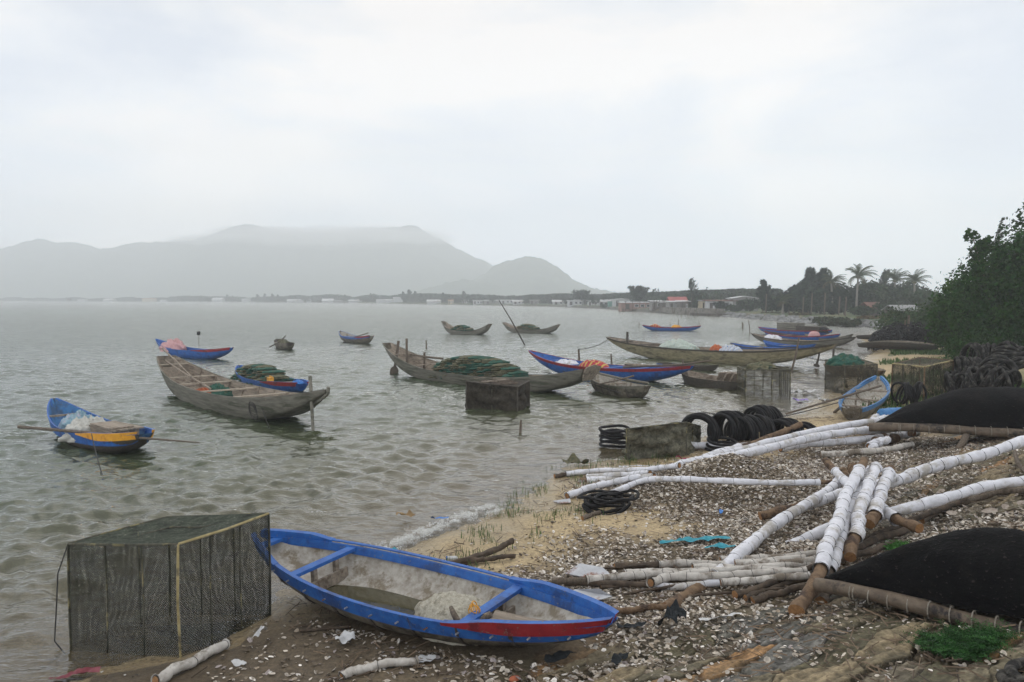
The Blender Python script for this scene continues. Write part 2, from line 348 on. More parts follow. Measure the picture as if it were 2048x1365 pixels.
# small swell lines running in at the beach
Wz += .030*sst(.7, 1.8, -dw)*sst(5.5, 2.5, -dw)*np.maximum(np.sin(-dw*2*math.pi/1.25+3*vn(X*.3, Y*.3, 8)), -.3)*(r < 40)
shal = 1-np.exp(-np.clip(-zt+.02, 0, 5)*3.6)
keep = (dw > -1e9) & (zt < .14); kf = keep[Fc].all(1)
def water_mat():
    m = bpy.data.materials.new('lagoon_water'); m.use_nodes = True; t = m.node_tree; t.nodes.clear()
    o = N(t, 'ShaderNodeOutputMaterial'); tcn = N(t, 'ShaderNodeTexCoord')
    mp = N(t, 'ShaderNodeMapping'); mp.inputs['Rotation'].default_value = (0, 0, R(-20)); mp.inputs['Scale'].default_value = (.55, 1.35, 1)
    t.links.new(tcn.outputs['Object'], mp.inputs[0])
    na = N(t, 'ShaderNodeTexNoise', Scale=1.3, Detail=4.0, Roughness=.6, Distortion=.5); nb = N(t, 'ShaderNodeTexNoise', Scale=5.0, Detail=3.5, Roughness=.55, Distortion=.6)
    for q in (na, nb): t.links.new(mp.outputs[0], q.inputs['Vector'])
    ba = N(t, 'ShaderNodeBump', Strength=1.0, Distance=.045); bb = N(t, 'ShaderNodeBump', Strength=1.0, Distance=.021)
    t.links.new(na.outputs[0], ba.inputs['Height']); t.links.new(nb.outputs[0], bb.inputs['Height']); t.links.new(ba.outputs[0], bb.inputs['Normal'])
    sh = N(t, 'ShaderNodeAttribute', _attribute_name='opac')
    deep = N(t, 'ShaderNodeMix', _data_type='RGBA'); deep.inputs[6].default_value = (.20, .17, .105, 1); deep.inputs[7].default_value = (.040, .062, .030, 1)
    pw = N(t, 'ShaderNodeMath', _operation='POWER'); pw.inputs[1].default_value = 1.6
    t.links.new(sh.outputs['Fac'], pw.inputs[0]); t.links.new(pw.outputs[0], deep.inputs[0])
    df = N(t, 'ShaderNodeBsdfDiffuse'); t.links.new(deep.outputs[2], df.inputs[0])
    tr = N(t, 'ShaderNodeBsdfTransparent'); tr.inputs[0].default_value = (.82, .80, .70, 1)
    m1 = N(t, 'ShaderNodeMixShader'); t.links.new(sh.outputs['Fac'], m1.inputs[0]); t.links.new(tr.outputs[0], m1.inputs[1]); t.links.new(df.outputs[0], m1.inputs[2])
    gl = N(t, 'ShaderNodeBsdfGlossy', Roughness=.06)
    fa = N(t, 'ShaderNodeAttribute', _attribute_name='far'); fm = N(t, 'ShaderNodeMapRange'); fm.inputs[3].default_value = .03; fm.inputs[4].default_value = .18
    t.links.new(fa.outputs['Fac'], fm.inputs[0]); t.links.new(fm.outputs[0], gl.inputs['Roughness'])
    fd = N(t, 'ShaderNodeMapRange'); fd.inputs[3].default_value = .05; fd.inputs[4].default_value = .28
    t.links.new(fa.outputs['Fac'], fd.inputs[0]); t.links.new(fd.outputs[0], ba.inputs['Distance']); t.links.new(bb.outputs[0], gl.inputs['Normal'])
    fr = N(t, 'ShaderNodeFresnel', IOR=1.46); t.links.new(bb.outputs[0], fr.inputs['Normal'])
    m2 = N(t, 'ShaderNodeMixShader'); fq = N(t, 'ShaderNodeMath', _operation='MULTIPLY', _use_clamp=True); fq.inputs[1].default_value = 1.12; t.links.new(fr.outputs[0], fq.inputs[0]); t.links.new(fq.outputs[0], m2.inputs[0]); t.links.new(m1.outputs[0], m2.inputs[1]); t.links.new(gl.outputs[0], m2.inputs[2])
    t.links.new(m2.outputs[0], o.inputs[0]); return m
WATER = water_mat()
wat = fast_mesh('water', np.stack([X, Y, Wz], 1), Fc[kf], WATER, None, {'opac': shal, 'far': sst(18, 110, r)}, smooth=True); tag(wat, kind='structure')

# ---------------------------------------------------------------- hills far across the lagoon
def hill(name, prof, Y0, depth, seed):
    """prof: (px, py) skyline seen at distance Y0; the ridge stands there, slopes fall to the front and back"""
    xs = [D(px, 600, Y0).x for px, py in prof]; hs = [D(px, py, Y0).z for px, py in prof]
    nx, ny = 240, 60; gx = np.linspace(xs[0], xs[-1], nx); gy = np.linspace(-1, 1, ny)
    H = np.interp(gx, xs, hs); H = np.convolve(np.pad(H, 3, 'edge'), np.ones(7)/7, 'valid'); H = H*(1+.09*(fbm(gx/60, gx*0+seed, seed+30, 4)-.5)*2*sst(8, 40, H))
    XX, YY = np.meshgrid(gx, gy); fall = np.where(YY < 0, (1-np.abs(YY))**.85, (1-np.abs(YY))**.9)
    fold = (fbm(XX/90, YY*4+seed, seed, 4)-.5)*.38*np.sin(np.abs(YY)*math.pi)
    ZZ = H[None]*np.clip(fall*(1+fold), 0, None)+(fbm(XX/9, YY*depth/9, seed+5, 2)-.5)*7*np.sin((1-np.abs(YY))*math.pi/2)*(H[None] > 4)
    ZZ = np.where(np.abs(YY) > .99, -3, ZZ)
    i = np.arange(ny-1)[:, None]*nx+np.arange(nx-1)[None]; F_ = np.stack([i, i+1, i+nx+1, i+nx], -1).reshape(-1, 4)
    V = np.stack([XX.ravel(), (Y0+YY*depth).ravel(), ZZ.ravel()], 1)
    o = fast_mesh(name, V, F_, mat('hill_forest', (.045, .07, .045), (.09, .12, .07), scale=.03, rough=.95, spec=.1), smooth=True)
    tag(o, kind='structure')
hill('hills', [(-500, 560), (-250, 520), (0, 500), (60, 482), (105, 475), (150, 482), (200, 497), (260, 487), (330, 483), (400, 474), (450, 461), (500, 452), (560, 458), (640, 470), (720, 462), (800, 455), (860, 463), (910, 487), (960, 518), (1010, 545), (1080, 580), (1150, 600)], 1900, 360, 1)
hill('hills', [(820, 600), (870, 575), (940, 562), (985, 535), (1010, 522), (1045, 512), (1085, 522), (1120, 540), (1150, 562), (1190, 578), (1260, 590), (1340, 600)], 1450, 190, 2)
hill('hills', [(700, 600), (800, 592), (870, 573), (930, 558), (990, 570), (1060, 590), (1120, 600)], 1300, 80, 3)

# low cloud added as thin even volumes, dissolving the top of the main ridge
cloud_m = bpy.data.materials.new('ridge_cloud'); cloud_m.use_nodes = True; t = cloud_m.node_tree; t.nodes.clear()
mo = N(t, 'ShaderNodeOutputMaterial'); mv = N(t, 'ShaderNodeVolumePrincipled'); mv.inputs['Density'].default_value = .0046; mv.inputs['Color'].default_value = (1, 1, 1, 1); mv.inputs['Anisotropy'].default_value = .4
t.links.new(mv.outputs[0], mo.inputs['Volume'])
for px_, py_, rx, rz in ((640, 474, 240, 22), (760, 472, 150, 20), (520, 466, 120, 14), (690, 486, 190, 24), (600, 482, 320, 15), (820, 478, 110, 16), (580, 464, 90, 9), (700, 462, 110, 10), (450, 480, 120, 12)):
    c = D(px_, py_, 1800); rows = [[(math.cos(u)*math.cos(e_)*rx, math.sin(u)*math.cos(e_)*110, math.sin(e_)*rz) for u in np.linspace(0, 2*math.pi, 41)] for e_ in np.linspace(-math.pi/2, math.pi/2, 17)]
    o = MB().grid(rows).build('mist', cloud_m); o.location = c; tag(o, kind='stuff')
# haze: one closed box of pale even air
hz = MB().box((0, 1120, 109), (5200, 2700, 222)).build('haze', None); hz.data.materials.clear()
hm = bpy.data.materials.new('haze_air'); hm.use_nodes = True; t = hm.node_tree; t.nodes.clear()
ho = N(t, 'ShaderNodeOutputMaterial'); hv = N(t, 'ShaderNodeVolumePrincipled'); hv.inputs['Color'].default_value = (.945, .975, 1, 1); hv.inputs['Density'].default_value = .00118; hv.inputs['Anisotropy'].default_value = .5
t.links.new(hv.outputs[0], ho.inputs['Volume']); hz.data.materials.append(hm); tag(hz, kind='stuff')

# ---------------------------------------------------------------- shared materials
M = dict(
 blue=mat('blue_boat_paint', (.013, .075, .29), (.022, .125, .40), 9, .55, .003, 70, c3=(.018, .055, .18), spec=.35, chip=(.13, .14, .15)),
 blue2=mat('faded_blue_paint', (.03, .13, .32), (.06, .20, .40), 7, .6, .002, 80, c3=(.05, .10, .18), chip=(.2, .19, .17)),
 red=mat('dark_red_paint', (.20, .012, .018), (.27, .02, .025), 9, .5, .002, 80, c3=(.12, .01, .015), chip=(.16, .12, .10)),
 yellow=mat('orange_yellow_paint', (.62, .27, .02), (.72, .36, .03), 8, .5, .002, 80, c3=(.45, .18, .02), chip=(.2, .17, .12)),
 greyw=mat('weathered_grey_boat_timber', (.115, .108, .085), (.21, .195, .158), 3, .8, .005, 60, (.4, 3, 5), c3=(.075, .078, .052)),
 greyin=mat('weathered_inner_planking', (.17, .14, .105), (.33, .275, .215), 4, .85, .005, 60, (.5, 5, 5), c3=(.12, .09, .065)),
 thw=mat('bleached_cross_beam', (.26, .22, .165), (.42, .36, .28), 6, .85, .003, 60, (1, 6, 6)),
 dkwood=mat('dark_wet_timber', (.035, .03, .024), (.09, .075, .058), 7, .7, .004, 60, (1, 6, 6)),
 ywood=mat('algae_stained_timber', (.16, .14, .075), (.30, .26, .16), 3, .8, .004, 60, (1, 4, 3), c3=(.10, .085, .05)),
 tar=mat('tarred_woven_hull', (.10, .085, .062), (.20, .175, .13), 6, .75, .004, 110, c3=(.055, .048, .036)),
 ltin=mat('pale_resin_hull_lining', (.28, .25, .205), (.46, .43, .375), 13, .7, .003, 60, c3=(.20, .165, .115)),
 post=mat('old_wooden_post', (.07, .055, .042), (.17, .135, .10), 9, .85, .004, 60, (6, 6, 1)),
 bark=mat('brown_bark', (.10, .060, .034), (.205, .135, .078), 11, .85, .010, 40, (1, 1, 1), c3=(.05, .03, .02)),
 cut=mat('cut_log_end', (.22, .11, .045), (.36, .20, .085), 22, .8, .002, 60, c3=(.2, .09, .035)),
 dkbark=mat('dark_wet_bark', (.04, .03, .022), (.11, .08, .055), 12, .85, .006, 50),
 wrap=mat('white_cloth_wrapping', (.56, .56, .585), (.70, .70, .73), 7, .8, .022, 9, (1, 1, 1), c3=(.40, .375, .34)),
 dirtywrap=mat('dirty_cloth_wrapping', (.36, .33, .29), (.56, .53, .48), 7, .85, .008, 15, c3=(.18, .15, .115)),
 twine=mat('black_twine', (.035, .035, .038), (.07, .07, .07), 30, .7),
 rope=mat('grey_rope', (.16, .14, .11), (.30, .27, .22), 40, .85),
 drope=mat('dark_rope', (.02, .02, .02), (.05, .045, .04), 40, .85),
 rubber=mat('weathered_black_rubber', (.006, .006, .007), (.017, .0165, .017), 14, .65, .004, 60, spec=.12, c3=(.022, .02, .019)),
 rubberb=mat('shell_crusted_rubber', (.007, .0065, .006), (.022, .020, .018), 18, .7, .010, 55, spec=.12, c3=(.075, .07, .06)),
 black=mat('black_tar_coating', (.0025, .0025, .003), (.006, .006, .006), 5, .75, .03, 26, (1, 1, 1.6), c3=(.010, .009, .008), spec=.05, chip=(.035, .03, .028)),
 bamboo=mat('tar_flecked_bamboo', (.075, .055, .038), (.15, .115, .08), 9, .6, .003, 60, c3=(.018, .014, .012)),
 ybamboo=mat('pale_yellow_bamboo', (.24, .19, .08), (.40, .33, .16), 9, .7, c3=(.09, .075, .045)),
 dpole=mat('fouled_frame_pole', (.035, .034, .026), (.09, .085, .06), 14, .85, c3=(.22, .19, .09)),
 gnet=mat('green_nylon_netting', (.012, .055, .04), (.035, .12, .085), 22, .9, .012, 70, c3=(.07, .085, .045)),
 knet=mat('khaki_nylon_netting', (.07, .068, .038), (.17, .155, .09), 20, .9, .012, 70, c3=(.03, .05, .03)),
 bnet=mat('pale_netting', (.30, .28, .22), (.46, .43, .35), 40, .9, .008, 120, c3=(.22, .2, .15)),
 pink=mat('pink_cloth', (.42, .22, .22), (.58, .36, .35), 18, .85, .010, 30),
 ltblue=mat('light_blue_netting', (.16, .27, .33), (.30, .42, .46), 14, .9, .010, 40, c3=(.40, .38, .44)),
 sack=mat('pale_sackcloth', (.38, .37, .33), (.52, .51, .46), 12, .9, .010, 30),
 orange=mat('orange_plastic', (.30, .06, .02), (.42, .11, .03), 9, .6),
 tarp=mat('blue_tarpaulin', (.02, .12, .40), (.05, .22, .55), 7, .5, .008, 20),
 metal=mat('rusty_sheet_metal', (.30, .31, .33), (.42, .43, .45), 7, .45, .002, 50, c3=(.16, .055, .02), metal=.3, spec=.5),
 concrete=mat('stained_concrete', (.13, .12, .10), (.24, .22, .19), 3, .9, .01, 30, c3=(.08, .07, .055)),
 glass=mat('dark_window_glass', (.02, .025, .03), (.04, .05, .06), 3, .15, spec=.5),
)
def stripes(name, cols, scale=10, axis=0):
    m = bpy.data.materials.new(name); m.use_nodes = True; t = m.node_tree; b = t.nodes['Principled BSDF']; b.inputs['Roughness'].default_value = .7
    tcn = N(t, 'ShaderNodeTexCoord'); wv = N(t, 'ShaderNodeTexWave', Scale=scale, Distortion=1.5, Detail=2.0); wv.bands_direction = 'XYZ'[axis]
    t.links.new(tcn.outputs['Object'], wv.inputs[0]); r = N(t, 'ShaderNodeValToRGB'); r.color_ramp.interpolation = 'CONSTANT'
    e = r.color_ramp.elements; e[0].color = tuple(cols[0])+(1,); e[0].position = 0; e[1].position = .45; e[1].color = tuple(cols[1])+(1,)
    if len(cols) > 2: q = e.new(.8); q.color = tuple(cols[2])+(1,)
    t.links.new(wv.outputs[0], r.inputs[0]); t.links.new(r.outputs[0], b.inputs['Base Color']); return m
M['striped'] = stripes('striped_tarpaulin_cloth', [(.46, .48, .42), (.14, .36, .33), (.48, .46, .38)], 1.6, 0)
M['bstriped'] = stripes('blue_striped_cloth', [(.5, .52, .56), (.06, .2, .42), (.5, .45, .4)], 1.6, 0)
M['flower'] = stripes('red_yellow_cloth', [(.36, .02, .03), (.36, .02, .03), (.50, .36, .08)], 1.3, 0)
def net_mat(name, col, cell=.024, thick=.3, murk=0.0, speck=(.3, .28, .22)):
    m = bpy.data.materials.new(name); m.use_nodes = True; t = m.node_tree; b = t.nodes['Principled BSDF']; b.inputs['Roughness'].default_value = .85
    b.inputs['Specular IOR Level'].default_value = .1
    uv = N(t, 'ShaderNodeUVMap'); sp = N(t, 'ShaderNodeSeparateXYZ'); t.links.new(uv.outputs[0], sp.inputs[0])
    def mth(op, a, b_=None):
        q = N(t, 'ShaderNodeMath', _operation=op)
        for i, z in enumerate((a, b_)):
            if z is None: continue
            if isinstance(z, (int, float)): q.inputs[i].default_value = z
            else: t.links.new(z, q.inputs[i])
        return q.outputs[0]
    tcn = N(t, 'ShaderNodeTexCoord'); nn = N(t, 'ShaderNodeTexNoise', Scale=3.0, Detail=3.0); t.links.new(tcn.outputs['Object'], nn.inputs['Vector'])
    wob = mth('MULTIPLY', nn.outputs[0], .06)
    a = mth('ADD', mth('ADD', sp.outputs[0], sp.outputs[1]), wob); c = mth('SUBTRACT', sp.outputs[0], mth('ADD', sp.outputs[1], wob))
    al = None
    for q in (a, c):
        z = mth('LESS_THAN', mth('FRACT', mth('DIVIDE', q, cell)), thick); al = z if al is None else mth('MAXIMUM', al, z)
    if murk:   # fouling: growth fills the meshes in patches
        n2 = N(t, 'ShaderNodeTexNoise', Scale=2.2, Detail=8.0, Roughness=.75); t.links.new(tcn.outputs['Object'], n2.inputs['Vector'])
        al = mth('MAXIMUM', al, mth('LESS_THAN', n2.outputs[0], murk))
    n4 = N(t, 'ShaderNodeTexNoise', Scale=75.0, Detail=2.0); t.links.new(tcn.outputs['Object'], n4.inputs['Vector'])
    r = N(t, 'ShaderNodeValToRGB'); e = r.color_ramp.elements; e[0].position = .62; e[0].color = tuple(col)+(1,); e[1].position = .74; e[1].color = tuple(speck)+(1,)
    n5 = N(t, 'ShaderNodeTexNoise', Scale=9.0, Detail=7.0, Roughness=.75); t.links.new(tcn.outputs['Object'], n5.inputs['Vector'])
    r5 = N(t, 'ShaderNodeMapRange'); r5.inputs[1].default_value = .35; r5.inputs[2].default_value = .65; r5.inputs[3].default_value = .35; r5.inputs[4].default_value = 1.9; t.links.new(n5.outputs[0], r5.inputs[0])
    x5 = N(t, 'ShaderNodeMix', _data_type='RGBA', _blend_type='MULTIPLY'); x5.inputs[0].default_value = 1; t.links.new(n4.outputs[0], r.inputs[0]); t.links.new(r.outputs[0], x5.inputs[6]); t.links.new(r5.outputs[0], x5.inputs[7]); t.links.new(x5.outputs[2], b.inputs['Base Color'])
    b5 = N(t, 'ShaderNodeBump', Strength=.8, Distance=.02); t.links.new(n5.outputs[0], b5.inputs['Height']); t.links.new(b5.outputs[0], b.inputs['Normal'])
    t.links.new(al, b.inputs['Alpha']); return m
M['net1'] = net_mat('black_cage_netting', (.020, .022, .014), .022, .30, .33, (.20, .19, .14))
M['net1t'] = net_mat('green_black_top_netting', (.035, .042, .03), .034, .5, .56, (.2, .19, .15))
M['moss'] = net_mat('mossy_crushed_netting', (.10, .095, .068), .03, .6, .70, (.24, .23, .18))
M['net2'] = net_mat('fouled_cage_netting', (.05, .046, .032), .035, .34, .42, (.20, .18, .13))
M['net3'] = net_mat('brown_cage_netting', (.05, .045, .028), .06, .25, .33, (.2, .19, .14))
M['net4'] = net_mat('solid_fouled_netting', (.032, .027, .020), .03, .5, .60, (.13, .11, .085))

# ---------------------------------------------------------------- boats
PROF_PLANK = [(0, 0), (.35, .01), (.66, .04), (.76, .14), (.84, .38), (.92, .68), (1, 1)]
PROF_ROUND = [(0, 0), (.25, .015), (.48, .07), (.67, .19), (.82, .38), (.93, .65), (1, 1)]
def boat(name, label, A, B, beam, mid, z0=0.0, kd=-.15, outer='greyw', inner='greyin', rail=None, railh=.08, railw=.03, ew=(.05, .05), tip=(.25, .25), ps=2.3, pk=3.2, pb=2.4, rake=.7,
         floor=None, thwarts=(), thm='greyin', ribs=0, ribm='greyin', panel=None, stem=None, roll=0.0, prof=PROF_ROUND, boards=False, group=None, cat='boat', inpaint=None, posts=(), kds=0.0, bands=0):
    """A, B: world positions of the two stem tips. Builds hull, rails, thwarts, ribs as parts of one boat."""
    A = Vector(A); B = Vector(B); dv = B-A; L = math.hypot(dv.x, dv.y); c = (A+B)/2
    root = empty(name, (c.x, c.y, z0), math.atan2(dv.y, dv.x), label, cat, group)
    root.rotation_euler = (roll, 0, math.atan2(dv.y, dv.x))
    hA, hB = A.z-z0, B.z-z0; n = 44
    ts = [.5-.5*math.cos(math.pi*i/(n-1)) for i in range(n)]
    def sheer(t):
        q = abs(2*t-1)**ps; return mid+((hA if t < .5 else hB)-mid)*q
    def keel(t):
        q = abs(2*t-1)**pk; e = (hA-tip[0]) if t < .5 else (hB-tip[1]); k_ = kd+kds*(2*t-1); return k_+(e-k_)*q
    def hb(t):
        e = ew[0] if t < .5 else ew[1]; q = 1-abs(2*t-1)**pb; return e+(beam/2-e)*max(q, 0)**.85
    def P(t, u, off=0.0, up=0.0, fl=None, sgn=1):
        b = max(hb(t)-off, .004); s_ = sheer(t); k = keel(t)+up; y, z = u
        zz = k+(s_-k)*z
        if fl is not None: zz = max(zz, fl)
        return (L*(t-.5)-(1 if t > .5 else -1)*rake*abs(2*t-1)**6*(s_-zz), sgn*b*y, zz)
    full = [(-y, z) for y, z in reversed(prof[1:])]+list(prof)
    fl = floor if floor is not None else (max(kd+.05, .10) if z0 == 0 else None)
    m = MB(); n_o = len(full)
    O = [[P(t, u) for u in full] for t in ts]; I = [[P(t, u, .022, .03, fl if (fl is None or abs(2*t-1) < .97) else None) for u in full] for t in ts]
    # keep inner skin inside the outer one at the tips
    m.grid([list(reversed(r_)) for r_ in O], 0); m.grid(I, 1)
    for side in (0, n_o-1):
        rows = [[O[i][side], I[i][side]] for i in range(n)]
        if side == 0: rows = [list(reversed(r_)) for r_ in rows]
        m.grid(rows, 0)
    for i in (0, n-1):
        cpt = O[i]; m.add(cpt, [tuple(range(n_o))] if i else [tuple(reversed(range(n_o)))], 0)
        m.add(I[i], [tuple(reversed(range(n_o)))] if i else [tuple(range(n_o))], 1)
    m.build('hull', [M[outer], M[inner]], root, smooth=True)
    def strip(t0, t1, sgn, top, bot0, w_, mt, nm, lift=None, K=30, taper=None, inner=None):
        q = MB(); rows = []
        for i in range(K+1):
            t = t0+(t1-t0)*i/K; b = hb(t); s_ = sheer(t); k = keel(t); x = L*(t-.5)
            lf = lift((i/K)) if lift else 0
            bot = bot0*(taper(i/K) if taper else 1)
            bo = min(bot, (s_-k)*.9)
            fr = 1-bo/max(s_-k, .05)            # height fraction at the strip's lower edge
            ylow = b*np.interp(fr, [p[1] for p in prof], [p[0] for p in prof])
            rk = (1 if t > .5 else -1)*rake*abs(2*t-1)**6
            rows.append([(x, sgn*(b-w_*.6), s_+top+lf), (x, sgn*(b+w_*.5), s_+top+lf), (x-rk*bo, sgn*(ylow+w_*.5), s_-bo), (x-rk*bo, sgn*(ylow-.002), s_-bo), (x-rk*min(bo, .03), sgn*(b-w_*.6), s_-min(bo, .03))])
        if sgn > 0: rows = [list(reversed(r_)) for r_ in rows]
        rows = [r_+[r_[0]] for r_ in rows]
        q.grid(rows); kk = len(rows[0])
        if inner:
            out_ = 1 if sgn < 0 else 2
            q.m = [0 if (f_i % (kk-1)) == out_ else 1 for f_i in range(len(q.f))]; q.add(rows[0][:-1], [tuple(range(kk-1))]); q.add(rows[-1][:-1], [tuple(reversed(range(kk-1)))])
        return q.build(nm, [M[mt], M[inner]] if inner else M[mt], root, smooth=False)
    if rail:
        for sg in (-1, 1): strip(.004, .996, sg, .012, railh, railw, rail, 'gunwale')
    if inpaint:   # painted inner strake
        for sg in (-1, 1):
            q = MB(); rows = []
            for i in range(31):
                t = .02+.96*i/30; b = hb(t)-.022; s_ = sheer(t)
                rows.append([(L*(t-.5), sg*(b-.004), s_-.01), (L*(t-.5), sg*max(b*.955-.008, .002), s_-inpaint[1]*min(1, b/.12)), (L*(t-.5), sg*max(b*.955-.03, .001), s_-inpaint[1]*min(1, b/.12)), (L*(t-.5), sg*max(b-.03, .001), s_-.01), (L*(t-.5), sg*(b-.004), s_-.01)])
            q.grid(rows).build('inner_strake', M[inpaint[0]], root)
    if panel:
        for (mt, t0, t1, dep, lf) in panel:
            for sg in (-1, 1):
                f_ = (lambda q, lf=lf, t0=t0: lf*sst(0, .35, np.array(q)).item() if t0 >= .5 else lf*sst(1, .65, np.array(q)).item())
                strip(t0, t1, sg, .016, dep, railw+.022, mt, 'bow_panel', f_, taper=(lambda q, t0=t0: .2+.8*sst(0, .5, np.array(q)).item() if t0 >= .5 else .2+.8*sst(1, .5, np.array(q)).item()), inner=rail or outer)
    if stem:
        for e, (t, sgx, h_, tp) in enumerate(((0, -1, hA, tip[0]), (1, 1, hB, tip[1]))):
            if not stem[1+e]: continue
            q = MB(); k0 = keel(.06 if t == 0 else .94)
            p0 = Vector((L*((.06 if t == 0 else .94)-.5), 0, k0-.01)); pm = Vector((L*((.02 if t == 0 else .98)-.5), 0, keel(.02 if t == 0 else .98)-.01)); p1 = Vector((sgx*(L/2+.02), 0, h_-tp)); p2 = Vector((sgx*(L/2+.03+stem[1+e]*.35), 0, h_+stem[1+e]))
            q.beam(p0, pm, .06, .05); q.beam(pm, p1, .062, .052); q.beam(p1, p2, .058, .07); q.build('stem_post', M[stem[0]], root)
    for t in thwarts:
        b = hb(t); s_ = sheer(t); wd = .10 if beam < 1.3 else .13
        MB().box((L*(t-.5), 0, s_-.035), (wd, 2*b-.035, .035)).build('thwart', M[thm], root)
        if t in posts:
            zf = max(keel(t)+.03, fl if fl is not None else -9)
            for yy in (-.3*b, .35*b): MB().box((L*(t-.5), yy, (s_-.05+zf)/2), (.05, .045, s_-.05-zf)).build('thwart_post', M['greyin'], root)
            MB().box((L*(t-.5)+.04, 0, zf+.07), (.03, 1.2*b, .12)).build('bulkhead', M['greyin'], root)
    for k in range(ribs):
        t = .1+.8*(k+.5)/ribs
        pts = [Vector(P(t, u, .035, .045, fl)) for u in full]; q = MB()
        for a_, b_ in zip(pts[:-1], pts[1:]):
            if (b_-a_).length > .01: q.beam(a_, b_, .045, .03)
        q.build('rib', M[ribm], root)
    for k in range(bands):
        t = .12+.76*(k+.5)/bands; pts = [Vector(P(t, u, -.006, -.004)) for u in full]; q = MB()
        for a_, b_ in zip(pts[:-1], pts[1:]):
            if (b_-a_).length > .01: q.beam(a_, b_, .035, .012)
        q.build('hull_band', M['dkwood'], root)
    if boards:
        q = MB(); zf = (fl if fl is not None else kd+.06)+.02; W = beam*.5; nb = 5
        for k in range(nb):
            y = -W/2+W*(k+.5)/nb; q.box((random.uniform(-.1, .1)*L*.1, y, zf+random.random()*.01), (L*.62, W/nb-.015, .02))
        q.build('floor_boards', M['greyin'], root)
    root['_L'] = L
    def loc(t, y=0.0, z=0.0, rel='floor'):
        base = {'floor': (fl if fl is not None else keel(t)+.035), 'sheer': sheer(t)}[rel]
        v = Vector((L*(t-.5), y*hb(t), base+z))
        return Matrix.Rotation(root.rotation_euler.z, 3, 'Z') @ Matrix.Rotation(roll, 3, 'X') @ v+Vector((c.x, c.y, z0))
    return root, loc, L, math.atan2(dv.y, dv.x)
BO = {}
BG = None
def bt(key, *a, **k): BO[key] = boat(*a, **k)
# the beached boat in the foreground
bt('fore', 'beached_boat', 'blue rimmed rowing boat with a red bow patch beached at the front of the shore', D(518, 1068, 8.55), D(1238, 1243, 6.12), 1.12, .42, bands=7, z0=.03, kd=.07, kds=.07, pk=2.3, outer='tar', inner='ltin', rail='blue', railh=.125, railw=.035, rake=1.25,
   ew=(.035, .035), tip=(.15, .14), thwarts=(.05, .24, .72), thm='blue', posts=(.24, .72), floor=None, inpaint=('blue', .085), panel=[('red', .69, .996, .055, .045), ('blue', .008, .18, .04, .035)], roll=R(4), pb=2.2, ps=2.0)
bt('mustard', 'moored_boat', 'small blue boat with a mustard yellow stern patch and a white sack', D(107, 797, 18.5), D(291, 868, 15.4), 1.15, .33, kd=-.12, outer='dkwood', inner='blue2', rail='blue', railh=.21, ew=(.04, .15), tip=(.35, .15), pk=2.8,
   thwarts=(.17, .46, .64), thm='greyin', ribs=4, ribm='blue', panel=[('yellow', .60, .994, .10, .045)], floor=.10)
bt('grey', 'wooden_boat', 'large bare grey planked boat with cross beams, bow pointing right', D(331, 712, 27.2), D(655, 779, 18.3), 1.75, .50, kd=-.18, ew=(.28, .05), tip=(.40, .10), pk=2.7, prof=PROF_PLANK,
   thwarts=(.07, .22, .32, .48, .66, .82), thm='thw', ribs=9, boards=True, stem=('greyw', 0, .05), floor=.12, rail='greyw', railh=.05, railw=.03, ps=2.5)
bt('pinkb', 'moored_boat', 'blue boat with a pink bundle in its bow, moored behind the big grey boat', D(312, 678, 44.2), D(465, 696, 39.8), 1.25, .42, kd=-.12, outer='blue', inner='blue', ew=(.05, .05), tip=(.16, .16), pk=2.6, thwarts=(.3, .55, .75), thm='blue', panel=[('red', .62, .99, .10, .02)], ribs=3, ribm='blue', floor=.1)
bt('netb', 'moored_boat', 'short blue and red boat heaped with nets behind the big grey boat', D(478, 731, 30.5), D(606, 768, 25.6), 1.35, .28, kd=-.14, outer='blue', inner='blue', rail='blue', railh=.10, ew=(.05, .16), tip=(.35, .25), thwarts=(.75,), panel=[('red', .66, .99, .08, .04)], floor=.1, ps=2.0)
bt('tiny', 'moored_boat', 'tiny brown boat seen end on, alone in the open water', D(556, 678, 51.5), D(580, 686, 47.8), 1.0, .36, kd=-.1, outer='tar', inner='dkwood', ew=(.12, .2), tip=(.2, .25), thwarts=(.3, .6), floor=.1)
bt('smallblue', 'moored_boat', 'small blue boat with pale inside and an oar, far out in the centre left', D(680, 662, 58.5), D(744, 672, 54.3), 1.2, .38, bands=7, kd=-.1, outer='tar', inner='ltin', rail='blue', railh=.12, ew=(.05, .12), tip=(.3, .3), thwarts=(.3, .6), thm='blue', panel=[('red', .7, .99, .06, .03)], floor=.1)
bt('upA', 'wooden_boat', 'grey boat with upturned ends carrying nets, left one of the far pair', D(886, 643, 71), D(981, 648, 68), 1.5, .30, kd=-.12, ew=(.3, .3), tip=(.35, .35), ps=2.8, prof=PROF_PLANK, floor=.1, stem=('greyw', 0, .0))
bt('upB', 'wooden_boat', 'grey boat with upturned ends carrying nets, right one of the far pair', D(1008, 645, 74.5), D(1118, 649, 70.5), 1.5, .30, kd=-.12, ew=(.3, .25), tip=(.35, .35), ps=2.8, prof=PROF_PLANK, floor=.1)
bt('bignet', 'wooden_boat', 'long grey boat with high ends carrying the biggest pile of green nets', D(773, 686, 33.6), D(1182, 737, 24.9), 1.65, .36, kd=-.18, outer='greyw', inner='greyin', ew=(.22, .34), tip=(.30, .34), thwarts=(.10, .24, .86), ribs=5, prof=PROF_PLANK, floor=.12, ps=2.6, rail='greyw', railh=.05)
